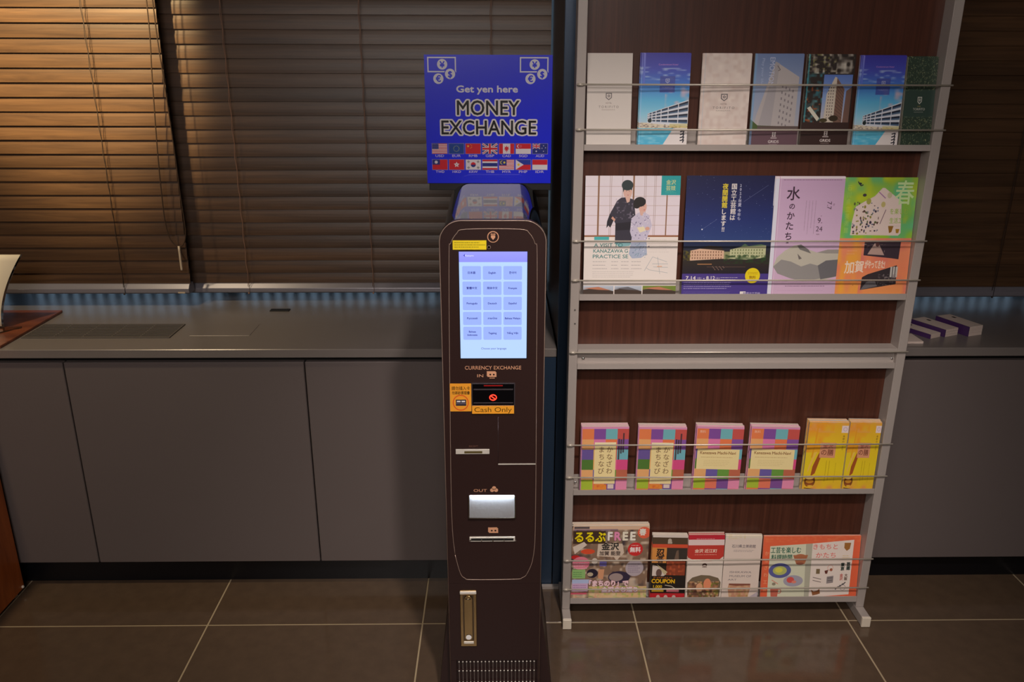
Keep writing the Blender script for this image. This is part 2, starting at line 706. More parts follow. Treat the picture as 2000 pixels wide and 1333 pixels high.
wb = MB()
wb.box(XL, XR, Y_WIN + .02, Y_WIN + .1, 0, .60)
wb.box(XL, XR, Y_WIN + .02, Y_WIN + .1, 2.3, CEIL)
wb.build('wall_back', M_wallp, kind='structure')

# windows behind the blinds
glass = bpy.data.materials.new('window_glass')
glass.use_nodes = True
gb = glass.node_tree.nodes['Principled BSDF']
gb.inputs['Base Color'].default_value = (0.8, 0.9, 1, 1)
gb.inputs['Roughness'].default_value = 0.25
gb.inputs['Transmission Weight'].default_value = 1.0
gb.inputs['IOR'].default_value = 1.1
for n, (xa, xb) in enumerate(((XL, 0.13), (1.10, XR))):
    w = MB()
    w.box(xa, xb, Y_WIN, Y_WIN + .05, .60, .775)
    w.box(xa, xb, Y_WIN, Y_WIN + .05, 2.26, 2.30)
    k = 0
    x = xa
    while x < xb:
        w.box(x, min(x + .03, xb), Y_WIN, Y_WIN + .05, .775, 2.26)
        x += .75
    win = w.build('window_%d' % (n + 1), M_navy, kind='structure')
    MB().box(xa, xb, Y_WIN + .02, Y_WIN + .026, .775, 2.26).build('pane', glass, win)
    x = max(xa, -1.9)  # added upright slats, invented to cut the outside light into streaks
    lme = None
    while x < min(xb, 2.1):
        if lme is None:
            ob = MB().box(-.010, .010, -.004, .004, 0, 1.484).build('added_slat', M_navy, win, local=True)
            lme = ob.data
        else:
            ob = bpy.data.objects.new('added_slat', lme)
            COL.objects.link(ob)
            ob.parent = win
        ob.location = Vector((x, Y_WIN + .04, .7755)) - win.location
        x += .042

# pillar between the windows
PX0 = P(1100, 200, Y_CF).x
pil = MB().box(PX0 + .001, 1.10, Y_CF + .02, Y_WIN + .02, 0, CEIL).build('wall_pillar', M_pillar_side, kind='structure')
MB().box(PX0 - .0005, PX0 + .028, Y_CF, Y_CF + .019, 0, CEIL).build('corner_strip', M_navy, pil, bevel=.001)
MB().box(PX0 + .034, 1.099, Y_CF + .008, Y_CF + .0195, 0, CEIL).build('cladding_panel', mat('cladding_dark', (44, 34, 36), .4, var=.06), pil, bevel=.001)
a, b_ = PZ(1060, 1144, 0), PZ(1090, 1144, 0)
MB().box(PX0 - .045, PX0 + .024, Y_CF - .014, Y_CF - .001, 0, .009).build('trim_1', M_alu, kind='structure')


# ================================================================ COUNTERS
def counter(xa, xb, seams, label, name='window_counter', detail=False):
    t = thing(name, label, 'counter', ((xa + xb) / 2, Y_CF, 0))
    MB().box(xa, xb, Y_CF + .045, Y_WIN - .001, 0.0, .084).build('kick_board', M_kick, t)
    MB().box(xa, xb, Y_CF + .032, Y_WIN - .001, .086, Z_CT - .0255).build('carcass', M_dark, t)
    top = MB().box(xa, xb, Y_CF, Y_WIN - .001, Z_CT - .0245, Z_CT).build('worktop', M_counter, t, bevel=.0015)
    xs = [xa] + seams + [xb]
    zt = P(500, 708, Y_CF + .01).z
    for p, q in zip(xs, xs[1:]):
        if q - p > .02:
            MB().box(p + .0018, q - .0018, Y_CF + .01, Y_CF + .030, .086, zt).build('door', M_door, t, bevel=.0018)
    return t, top


s1 = P(610, 900, Y_CF + .01).x
s2 = P(139, 800, Y_CF + .01).x
ct, ctop = counter(XL + .002, PX0 - .003, [s2 - (s1 - s2) * 2, s2 - (s1 - s2), s2, s1], 'long grey counter with flat doors under the left blinds')
MB().box(PX0 - .075, PX0 - .0035, Y_CF + .002, Y_CF + .0095, 0.001, Z_CT - .0255).build('filler_panel', M_navy, ct)
ct2, ctop2 = counter(1.102, XR - .002, [2.0, 2.7], 'grey counter section to the right of the brochure rack')

# air grille let into the worktop, and the access panels beside it
g0, g1, g2, g3 = [PZ(x, y, Z_CT) for x, y in ((86, 636), (357, 638), (327, 661), (48, 661))]
gx0, gx1 = (g0.x + g3.x) / 2, (g1.x + g2.x) / 2
gy0, gy1 = g3.y, g0.y
vent = thing('air_grille', 'dark slotted air grille set in the counter top near the wooden mat', 'vent', ((gx0 + gx1) / 2, gy0, Z_CT + .0004))
MB().box(gx0, gx1, gy0, gy1, Z_CT + .0003, Z_CT + .0012).build('backing', M_dark, vent)
mg = mat('grille_grey', (104, 97, 91), .45, metal=.2)
fr = MB()
fr.box(gx0 - .004, gx1 + .004, gy0 - .004, gy0, Z_CT + .0003, Z_CT + .003).box(gx0 - .004, gx1 + .004, gy1, gy1 + .004, Z_CT + .0003, Z_CT + .003)
fr.box(gx0 - .004, gx0, gy0, gy1, Z_CT + .0003, Z_CT + .003).box(gx1, gx1 + .004, gy0, gy1, Z_CT + .0003, Z_CT + .003)
for k in range(1, 5):
    x = gx0 + (gx1 - gx0) * k / 5
    fr.box(x - .0015, x + .0015, gy0, gy1, Z_CT + .0013, Z_CT + .0026)
fr.build('grille_frame', mg, vent)
nb = 10
for k in range(nb):
    y = gy0 + (gy1 - gy0) * (k + .5) / nb
    MB().box(gx0, gx1, y - .0025, y + .0025, Z_CT + .0013, Z_CT + .0027).build('slat', mg, vent)
a, b_ = PZ(370, 657, Z_CT), PZ(497, 640, Z_CT)
c_ = PZ(382, 637, Z_CT)
MB().box(a.x, PZ(484, 660, Z_CT).x, a.y, c_.y + .01, Z_CT + .0002, Z_CT + .0010).build('access_panel', M_counter, None, bevel=.0002)
tag(bpy.data.objects['access_panel'], 'flat grey access panel on the counter right of the air grille', 'panel')
a = PZ(547, 607, Z_CT)
MB().box(a.x - .03, a.x + .03, a.y - .01, a.y + .012, Z_CT + .0002, Z_CT + .0026).build('cover_plate', M_dark, None, bevel=.0006)
tag(bpy.data.objects['cover_plate'], 'small dark cover plate on the counter below the middle blind', 'plate')

# ================================================================ BLINDS
cord_me = None


def blind(label, xa, xb, Y, ybot_px, xref, ladders, pitch, zoff=0.0, name='venetian_blind'):
    """wooden blind; slats closed, bottom rail bottom edge seen at ybot_px"""
    zb = P(xref, ybot_px, Y).z + zoff
    t = thing(name, label, 'blind', ((xa + xb) / 2, Y, zb), 'wooden venetian blinds in front of the windows')
    rail = MB().prismx([(Y - .024, zb + .004), (Y - .024, zb + .016), (Y - .012, zb + .030), (Y + .018, zb + .030), (Y + .024, zb + .014), (Y + .024, zb)
                        , (Y - .018, zb)], xa, xb).build('bottom_rail', M_rail, t, bevel=.001)
    z = zb + .026
    proto = None
    w = .0265
    k = 0
    while z < 2.2:
        zc = z + pitch * .55
        if proto is None:
            th = math.radians(81)
            prof = []
            n = 6
            for i in range(n + 1):
                u = -1 + 2 * i / n
                prof.append((u * w, .0018 * (1 - u * u) + .0014))
            for i in range(n, -1, -1):
                u = -1 + 2 * i / n
                prof.append((u * w, .0018 * (1 - u * u) - .0014))
            # u axis: bottom edge toward the room, top edge away
            pts = [(u * math.cos(th) - v * math.sin(th), u * math.sin(th) + v * math.cos(th)) for u, v in prof]
            mb = MB().prismx(pts, xa - (xa + xb) / 2, xb - (xa + xb) / 2)
            proto = mb.build('slat', M_slat, t, local=True)
            o = proto
        else:
            o = bpy.data.objects.new('slat', proto.data)
            COL.objects.link(o)
            o.parent = t
        o.location = Vector(((xa + xb) / 2, Y, zc)) - t.location
        o.rotation_euler.x = random.uniform(-.02, .02)
        z += pitch
        k += 1
    MB().box(xa, xb, Y - .03, Y + .03, z + .04, z + .09).build('head_rail', M_rail, t)
    for x in ladders:
        lm = MB()
        n = int((z - zb) / pitch)
        pts = []
        for i in range(n + 1):
            zz = zb + .022 + i * pitch
            pts.append((x + (.0015 if i % 2 else -.0015), Y - .0225, zz))
        pts.append((x, Y - .0225, z + .04))
        lm.tube(pts, .0009, 5)
        lm.tube([(x + .003, Y - .026, zb + .004), (x + .004, Y - .024, z + .04)], .0007, 5)
        lm.sphere((x, Y - .0265, zb + .001), .003, 8, 6)
        lm.build('ladder_cord', M_ladder_dark if Y == YB1 else M_ladder, t)
    return t, zb, z


YB1, YB2 = 2.52, 2.58
xe1 = P(374, 560, YB1).x
pitch1 = (P(100, 33.8, YB1).z - P(100, 500, YB1).z) / 17
bl1, zb1, zt1 = blind('wooden blind on the left, lit warm by a downlight, with a looped pull cord', -2.2, xe1, YB1, 571, 200,
                      [P(250, 570, YB1).x, P(250, 570, YB1).x - .62], pitch1)
bl2, zb2, zt2 = blind('dark wooden blind behind the blue money exchange sign', xe1 - .03, PX0 - .004, YB2, 569, 700,
                      [P(490, 560, YB2).x, P(731, 560, YB2).x, P(960, 400, YB2).x], pitch1)
bl3, zb3, zt3 = blind('dark wooden blind to the right of the brochure rack', 1.115, 2.6, YB1, 577, 1930,
                      [P(1963, 400, YB1).x, P(1963, 400, YB1).x + .62], pitch1)
# end clips, cord loop and tassel of the left blind
MB().box(xe1 - .034, xe1 - .012, YB1 - .0265, YB1 - .0245, zb1 + .003, zb1 + .007).build('rail_clip', M_tassel, bl1)
pc = [P(x, y, YB1 - .04) for x, y in ((281, -60), (286, 0), (297, 150), (308, 300), (318, 400), (324, 440), (333, 468), (345, 480), (356, 480), (362, 466),
                                      (361, 440), (352, 380), (340, 290), (322, 170), (308, 80), (298, 0), (294, -60))]
pc[0].z = zt1 + .04
pc[-1].z = zt1 + .04


def smooth(pts, n=5):
    out = []
    for i in range(len(pts) - 1):
        p0, p1, p2, p3 = pts[max(0, i - 1)], pts[i], pts[i + 1], pts[min(len(pts) - 1, i + 2)]
        for k in range(n):
            t = k / n
            out.append(0.5 * ((2 * p1) + (p2 - p0) * t + (2 * p0 - 5 * p1 + 4 * p2 - p3) * t * t + (3 * p1 - p0 - 3 * p2 + p3) * t ** 3))
    out.append(pts[-1])
    return out


MB().tube(smooth(pc), .0018, 6).build('pull_cord', M_cord, bl1)
a, b_ = P(349, 481, YB1 - .042), P(355, 528, YB1 - .042)
MB().tube([a, a.lerp(b_, .2), a.lerp(b_, .25), b_.lerp(a, .05), b_], .0034, 10).build('cord_tassel', M_tassel, bl1)

# ================================================================ THINGS ON THE LEFT COUNTER
a, b_, c_ = PZ(122, 606, Z_CT + .008), PZ(12, 679, Z_CT + .008), PZ(2, 606, Z_CT + .008)
mt = MB()
y0m, y1m = Y_CF + .012, a.y
mt.box(a.x - .55, a.x, y0m, y1m, Z_CT + .0005, Z_CT + .008)
o = mt.build('wooden_mat', M_redwood, None, bevel=.001)
o.data.transform(Matrix.Shear('XY', 4, (0, 0)))
tag(o, 'reddish brown wooden board lying on the counter under the menu stand', 'board')

acry = bpy.data.materials.new('clear_acrylic')
acry.use_nodes = True
ab = acry.node_tree.nodes['Principled BSDF']
ab.inputs['Base Color'].default_value = (1, .95, .88, 1)
ab.inputs['Roughness'].default_value = .05
ab.inputs['Transmission Weight'].default_value = 1
ab.inputs['IOR'].default_value = 1.45
YS = 2.25
zs = Z_CT + .0085
st = thing('menu_stand', 'curved clear acrylic stand holding a cream card at the left end of the counter', 'stand', (P(-40, 650, YS).x, YS, zs))
xr_top, xr_bot = P(30, 505, YS + .03).x, P(3, 640, YS).x
ztop = P(25, 503, YS + .03).z


def curved(x0, x1, off, t, name, material, zlo=0.0):
    n = 12
    vs = []
    for i in range(n + 1):
        u = i / n
        z = zs + .004 + zlo + (ztop - zs - .004 - zlo) * u
        y = YS + .01 + .055 * u * u + off
        xr = xr_bot + (xr_top - xr_bot) * (u ** 1.7)
        vs += [(x0, y, z), (xr + x1, y, z), (xr + x1, y + t, z), (x0, y + t, z)]
    fs = [(0, 1, 2, 3), (4 * n + 3, 4 * n + 2, 4 * n + 1, 4 * n)]
    for i in range(n):
        for j in range(4):
            fs.append((4 * i + j, 4 * i + (j + 1) % 4, 4 * i + 4 + (j + 1) % 4, 4 * i + 4 + j))
    return MB().add(vs, fs, True).build(name, material, st)


xl = P(-150, 600, YS).x
curved(xl, .0, .0, .0025, 'back_plate', acry)
M_card = mat('card_cream', (255, 238, 206), .6)
curved(xl + .01, -.004, -.0016, .001, 'card', M_card, .004)
ft = [PZ(x, y, zs) for x, y in ((3, 641), (34, 646), (2, 664))]
fb = MB()
xf = ft[1].x
fb.add([(xl, YS - .05, zs), (xr_bot + .0, YS - .05, zs), (xf, YS + .012, zs), (xf - .002, YS + .02, zs), (xl, YS + .02, zs),
        (xl, YS - .05, zs + .0035), (xr_bot, YS - .05, zs + .0035), (xf, YS + .012, zs + .0035), (xf - .002, YS + .02, zs + .0035), (xl, YS + .02, zs + .0035)],
       [(4, 3, 2, 1, 0), (5, 6, 7, 8, 9), (0, 1, 6, 5), (1, 2, 7, 6), (2, 3, 8, 7), (3, 4, 9, 8), (4, 0, 5, 9)])
fb.build('foot_plate', acry, st)

# wooden box / planter at the lower left
bx = Vector((P(41, 1112, Y_CF - .004).x, Y_CF, 0))
wbx = thing('wooden_cabinet', 'orange brown wooden cabinet cut by the left edge, standing against the counter', 'cabinet', (bx.x - .2, bx.y - .3, 0))
y1c = Y_CF - .004
MB().box(bx.x - .45, bx.x - .0, y1c - .62, y1c, .012, .66).build('body', M_orange, wbx, bevel=.003)
MB().box(bx.x - .44, bx.x - .008, y1c - .64, y1c - .6215, .03, .65).build('door', M_orange, wbx, bevel=.002)
MB().box(bx.x - .455, bx.x + .004, y1c - .645, y1c, .661, .68).build('top_board', M_orange, wbx, bevel=.002)
for dx, dy in ((-.02, -.03), (-.43, -.03), (-.02, -.59), (-.43, -.59)):
    MB().disc((bx.x + dx, y1c + dy, 0), .012, .0115, 'z', 14).build('glide', M_cap, wbx)
MB().sphere((bx.x + .002, y1c - .012, .022), .0045, 10, 6).build('screw_cap', M_cap, wbx)

# ================================================================ LEAFLET BUNDLES ON THE RIGHT COUNTER
M_pur = mat('leaflet_purple', (70, 40, 92), .5)
M_lwh = mat('leaflet_white', (214, 196, 186), .55, var=.05)


def bundle(x, y, w, l, h, rz, z0, label, tilt=0.0):
    """fanned bundle of leaflets: a few packets, purple spine, white top"""
    t = thing('leaflet_bundle', label, 'leaflets', (x, y, z0), 'leaflet bundles on the right counter', rot=(0, tilt, rz))
    b = MB()
    n = 9
    for k in range(n):
        d = (k % 3 - 1) * .0007
        b.box(-w / 2 + .004, w / 2 + d, -l / 2 + d, l / 2 + d, h * k / n + .0001, h * (k + 1) / n - .0001)
    b.build('pages', M_lwh, t, local=True)
    MB().box(-w / 2, -w / 2 + .0039, -l / 2, l / 2, 0, h).build('spine', M_pur, t, local=True)
    MB().box(w * .15, w * .28, l * .2, l * .3, h + .0001, h + .0006).build('printed_mark', M_dark, t, local=True)
    return t


def bp(px, py, z):
    return PZ(px, py, z)


zc = Z_CT + .0004
b1 = bp(1888, 655, zc)
bundle(b1.x, b1.y + .05, .054, .115, .028, math.radians(20), zc, 'thick white leaflet bundle with purple spine, farthest right of the bundles')
b2 = bp(1838, 655, zc)
bundle(b2.x, b2.y + .045, .054, .115, .021, math.radians(24), zc, 'white leaflet bundle with purple spine, middle one of the three bundles')
b3 = bp(1806, 655, zc)
bundle(b3.x - .01, b3.y + .03, .045, .12, .012, math.radians(27), zc, 'low leaflet bundle nearest the rack, half behind the middle bundle')
a = bp(1788, 667, zc)
o = MB().box(a.x - .05, a.x + .012, a.y - .02, a.y + .05, zc, zc + .006).build('leaflet', M_lwh, None)
tag(o, 'single white leaflet corner peeping out behind the rack post', 'leaflet')

# ================================================================ BROCHURE RACK
RY = 1.95
rl0, rl1 = .1745, .1965
rr0, rr1 = 1.0085, 1.031
rack = thing('brochure_rack', 'tall aluminium brochure rack with dark wood back panel and wire rods', 'rack', ((rl0 + rr1) / 2, RY + .03, 0))
for x0, x1 in ((rl0, rl1), (rr0, rr1)):
    MB().box(x0, x1, RY, RY + .05, .031, 1.95).build('post', M_alu, rack, bevel=.0012)
    MB().box(x0 - .0005, x1 + .0005, RY - .042, RY + .13, .002, .0305).build('foot', M_alu, rack, bevel=.001)
    MB().box(x0 - .001, x1 + .001, RY - .050, RY - .0425, .001, .0315).build('foot_cap', M_cap, rack, bevel=.001)
Zr = lambda y, x=1480, Y=RY: P(x, y, Y).z
MB().box(rl1 + .0005, rr0 - .0005, RY + .042, RY + .048, Zr(1175), 1.93).build('back_panel', M_wenge, rack)
MB().box(rl1 + .0005, rr0 - .0005, RY, RY + .05, 1.931, 1.95).build('top_rail', M_alu, rack, bevel=.001)
TRAY = {}
for r, (ya, yb, d) in enumerate(((283, 295, .04), (575, 587, .04), (957, 966.5, .04), (1167.5, 1178, .04))):
    zt, zl = Zr(ya), Zr(yb)
    prof = [(RY + .001, zt), (RY + .001, zl), (RY + .041, zl), (RY + .041, zl + .042), (RY + .0395, zl + .042), (RY + .0395, zl + .0015), (RY + .003, zl + .0015), (RY + .003, zt)]
    MB().prismx(prof, rl1 + .0006, rr0 - .0006).build('shelf_tray', M_alu, rack)
    TRAY[r] = (zl + .0018, zt)
# cross bar at mid height
z0, z1, z2, z3 = Zr(682), Zr(690), Zr(711), Zr(721)
cb = MB()
prof = [(RY + .001, z0), (RY + .001, z1), (RY + .012, z1), (RY + .012, z2), (RY + .001, z2), (RY + .001, z3), (RY + .041, z3), (RY + .041, z0)]
cb.prismx(prof, rl1 + .0006, rr0 - .0006).build('cross_bar', M_alu, rack)
for x in (1139, 1745):
    p = P(x, 701, RY + .012)
    p.x = min(max(p.x, rl1 + .006), rr0 - .006)
    MB().sphere(p + Vector((0, 0, 0)), .0042, 12, 8, sy=.6).build('screw', M_chrome, rack)
p = P(1131, 946, RY + .03)
MB().sphere((rl1 + .008, RY + .038, p.z), .004, 12, 8, sy=.6).build('screw', M_chrome, rack)
for y in (166, 254, 471.5, 548, 688.5, 869, 932, 1094, 1150):
    z = Zr(y, 1480, RY - .004)
    rod = MB()
    rod.tube([(rl0 + .0015, RY - .004, z), (rr1 - .0015 + .004, RY - .004, z)], .0021, 8)
    rod.disc((rl0 + .004, RY - .004, z), .0034, .012, 'x', 10)
    rod.build('wire_rod', M_rod, rack)
for x, y in ((1123, 606), (1123, 633)):
    MB().disc(P(1123, y, RY - .0012), .0022, .001, 'y', 10).build('post_hole', mat('hole_grey', (90, 86, 84), .5), rack)

# ================================================================ PRINTED COVERS
WHITE, BLACK = (236, 228, 222), (24, 20, 22)


def crest(cv, x, y, s, c, bg):
    cv.poly([(x - s, y - s), (x + s, y - s), (x + s, y + s * .5), (x, y + s * 1.25), (x - s, y + s * .5)], c)
    q = s * .72
    cv.poly([(x - q, y - q), (x + q, y - q), (x + q, y + q * .5), (x, y + q * 1.25), (x - q, y + q * .5)], bg)
    cv.circ(x, y - s * .05, s * .42, c)
    cv.circ(x, y - s * .05, s * .18, bg)


def art_cream(H, marble=False):
    bg = (226, 210, 202) if marble else (220, 210, 202)
    cv = Cv(94, H, bg)
    if marble:
        cv.noise(0, 0, 94, H, (240, 226, 216), .8, 14, .35, 3)
        cv.noise(0, 0, 94, H, (206, 180, 170), .5, 9, .5, 4)
        cv.rect(5, 0, 6, H, (190, 200, 215), .6)  # pale line along the fold: crease highlight put into the print
    x = 46
    y = 84
    crest(cv, x, y, 6.5, (112, 104, 104), bg)
    cv.text('HOTEL', x, y + 15, 4, (140, 120, 112), fit=13)
    cv.text('T O R I F I T O', x, y + 23.5, 6.6, (118, 104, 100), fit=42)
    cv.text('KANAZAWA', x, y + 28, 3, (150, 130, 122), fit=28)
    return cv


def art_pool(H):
    cv = Cv(98, H, (80, 150, 220))
    cv.grad(0, 0, 98, 150, [(62, 58, 172), (74, 84, 196), (70, 130, 220), (96, 190, 238), (150, 214, 240), (214, 214, 226)])
    cv.noise(0, 26, 98, 52, (190, 214, 240), .8, 4, .5, 5, 4)
    cv.noise(50, 60, 98, 110, (240, 196, 206), .8, 10, .4, 6, 2)
    cv.text('Condominium Hotel', 54, 23, 4.6, (226, 150, 214), fit=38)
    cv.rect(39, 44, 69, 76, (66, 74, 166), .75)
    crest(cv, 54, 53, 4, (190, 200, 230), (80, 88, 175))
    cv.text('TORIFITO', 54, 68, 4, (150, 160, 210), fit=22)
    # sea, shore
    cv.rect(0, 136, 98, 148, (226, 214, 190))
    cv.noise(0, 137, 98, 147, (80, 60, 70), .8, 2, .5, 7, 2)
    # building in perspective
    L, R = 17, 98
    top = lambda x: 118 - (x - L) * 28 / (R - L)
    bot = lambda x: 137 + (x - L) * 6 / (R - L)
    cv.poly([(L, top(L)), (R, top(R)), (R, bot(R)), (L, bot(L))], (222, 226, 236))
    xs = [17, 20, 26, 34, 44, 58, 78, 98]
    for a, b in zip(xs, xs[1:]):
        for k in range(4):
            f = lambda x, u: top(x) + (bot(x) - 3 - top(x)) * u
            u0, u1 = k / 4 + .05, (k + 1) / 4 - .05
            cv.poly([(a + 1, f(a + 1, u0)), (b - .8, f(b - .8, u0)), (b - .8, f(b - .8, u1)), (a + 1, f(a + 1, u1))], (30, 40, 62))
            cv.poly([(a + 1, f(a + 1, u1 - .07)), (b - .8, f(b - .8, u1 - .07)), (b - .8, f(b - .8, u1)), (a + 1, f(a + 1, u1))], (84, 110, 140))
    cv.circ(22, 132, 4, (24, 40, 40))
    cv.rect(62, 138, 98, 146, (210, 190, 90), .5)
    cv.grad(0, 147, 98, H, [(104, 200, 232), (70, 180, 222)])
    cv.noise(0, 147, 98, H, (180, 230, 245), .5, 3, .5, 8, 3)
    cv.poly([(70, 147), (98, 147), (98, H), (44, H)], (236, 228, 226))
    for i in range(4):
        cv.line([(84, 154 + i * 6), (92, 152 + i * 6), (90, 158 + i * 6)], 2.2, (34, 34, 48))
    cv.rect(2, 0, 3.2, H, (190, 206, 250), .5)  # highlight of the folded edge, painted on as a light stripe
    cv.grad(5, 0, 9, 60, [(130, 130, 220), (90, 120, 220)])
    return cv


def grids(cv, x, y, c):
    cv.rect(x - 4, y - 15.5, x + 4, y - 14.4, c).rect(x - 4, y - 12, x + 4, y - 10.9, c).rect(x - 6, y - 5.6, x + 6, y - 4.4, c)
    for q in (-2.4, 2.4):
        cv.rect(x + q - .6, y - 17, x + q + .6, y - 8, c)
    cv.rect(x - 4, y - 8.6, x + 4, y - 7.6, c)
    cv.text('GRIDS', x, y + 5, 7.6, c, fit=21, bold=.15)
    cv.text('KANAZAWA HOTEL', x, y + 9, 3, c, fit=17, a=.8)


def art_emotion(H):
    cv = Cv(94, H, (150, 160, 190))
    cv.grad(0, 0, 94, 146, [(112, 134, 180), (150, 164, 196), (176, 176, 184)])
    cv.poly([(40, 14), (88, 44), (86, 146), (6, 146), (10, 120)], (186, 178, 178))
    cv.poly([(40, 14), (48, 18), (40, 146), (14, 146)], (170, 164, 168))
    for i in range(7):
        for j in range(4):
            cv.rect(56 + j * 7 - i * .4, 60 + i * 12 + j * 3, 58.5 + j * 7 - i * .4, 65 + i * 12 + j * 3, (120, 112, 118), .8)
    cv.line([(44, 22), (50, 30), (46, 32)], 1.4, (110, 100, 100))
    cv.text('EMOTION', 29, 6, 14, (196, 202, 226), 'l', rot=-90 + 180, fit=56)
    cv.text('Play your life', 14, 8, 7, (190, 200, 226), 'l', rot=90, fit=50, a=.7)
    cv.poly([(0, 128), (14, 140), (90, 142), (92, 147), (0, 147)], (74, 92, 44))
    cv.rect(14, 141, 94, 147, (96, 80, 76))
    cv.rect(0, 147, 94, H, (104, 76, 86))
    grids(cv, 48, 170, (230, 222, 220))
    cv.rect(0, 0, 4, H, (120, 170, 214), .6)  # bluish stripe stands in for the highlight along the fold
    return cv


def art_collage(H):
    cv = Cv(94, H, (44, 34, 30))
    cv.noise(2, 0, 60, 36, (214, 206, 188), 1, 6, .5, 21)
    cv.noise(2, 0, 60, 36, (150, 150, 70), .8, 4, .65, 22)
    cv.noise(58, 0, 92, 36, (226, 220, 206), 1, 8, .3, 23)
    cv.noise(2, 34, 36, 84, (60, 150, 170), .9, 8, .45, 24)
    cv.noise(2, 84, 36, 132, (90, 160, 170), 1, 7, .4, 25)
    cv.noise(2, 60, 36, 132, (190, 90, 40), .9, 5, .68, 26)
    cv.poly([(8, 104), (14, 100), (34, 124), (30, 130)], (220, 216, 200))
    cv.rect(3, 0, 6, 132, (70, 190, 210), .6)  # fold highlight drawn into the artwork
    cv.grad(36, 38, 92, 132, [(96, 128, 206), (140, 168, 220), (206, 196, 196)])
    cv.poly([(44, 76), (58, 42), (62, 44), (62, 132), (42, 132)], (216, 204, 188))
    cv.poly([(62, 44), (78, 66), (78, 132), (62, 132)], (128, 96, 82))
    for i in range(11):
        cv.line([(62, 50 + i * 7), (78, 70 + i * 6)], .8, (70, 50, 48), .8)
        for j in range(3):
            cv.rect(47 + j * 4.5, 62 + i * 6, 48.6 + j * 4.5, 65 + i * 6, (90, 74, 70), .8)
    cv.poly([(82, 70), (92, 62), (92, 132), (80, 132)], (120, 90, 80))
    cv.circ(62, 124, 9, (56, 44, 26), 6).circ(42, 128, 8, (70, 60, 30), 4)
    cv.rect(0, 132, 94, H, (56, 34, 30))
    grids(cv, 50, 166, (240, 232, 228))
    return cv


def art_green(H):
    cv = Cv(90, H, (58, 78, 68))
    r = random.Random(4)
    for (ya, yb) in ((0, 62), (118, H)):
        cv.rect(0, ya, 90, yb, (52, 68, 56))
        for k in range(420):
            x, y = r.uniform(-2, 92), r.uniform(ya - 2, yb + 2)
            a = r.uniform(0, 6.28)
            l = r.uniform(2, 6)
            c = r.choice([(120, 136, 108), (150, 156, 116), (96, 120, 100), (176, 174, 130), (40, 54, 46)])
            dx, dy = math.cos(a) * l, math.sin(a) * l
            cv.poly([(x, y), (x + dx / 2 - dy * .18, y + dy / 2 + dx * .18), (x + dx, y + dy), (x + dx / 2 + dy * .18, y + dy / 2 - dx * .18)], c, .75)
    cv.rect(0, 66, 90, 116, (54, 74, 66))
    crest(cv, 46, 84, 6.5, (206, 206, 196), (60, 80, 70))
    cv.text('HOTEL', 46, 97.5, 3.4, (200, 170, 90), fit=10)
    cv.text('TORIFITO', 46, 104, 6.4, (214, 212, 204), fit=36)
    cv.text('KANAZAWA', 46, 108.5, 2.6, (180, 180, 170), fit=27)
    return cv


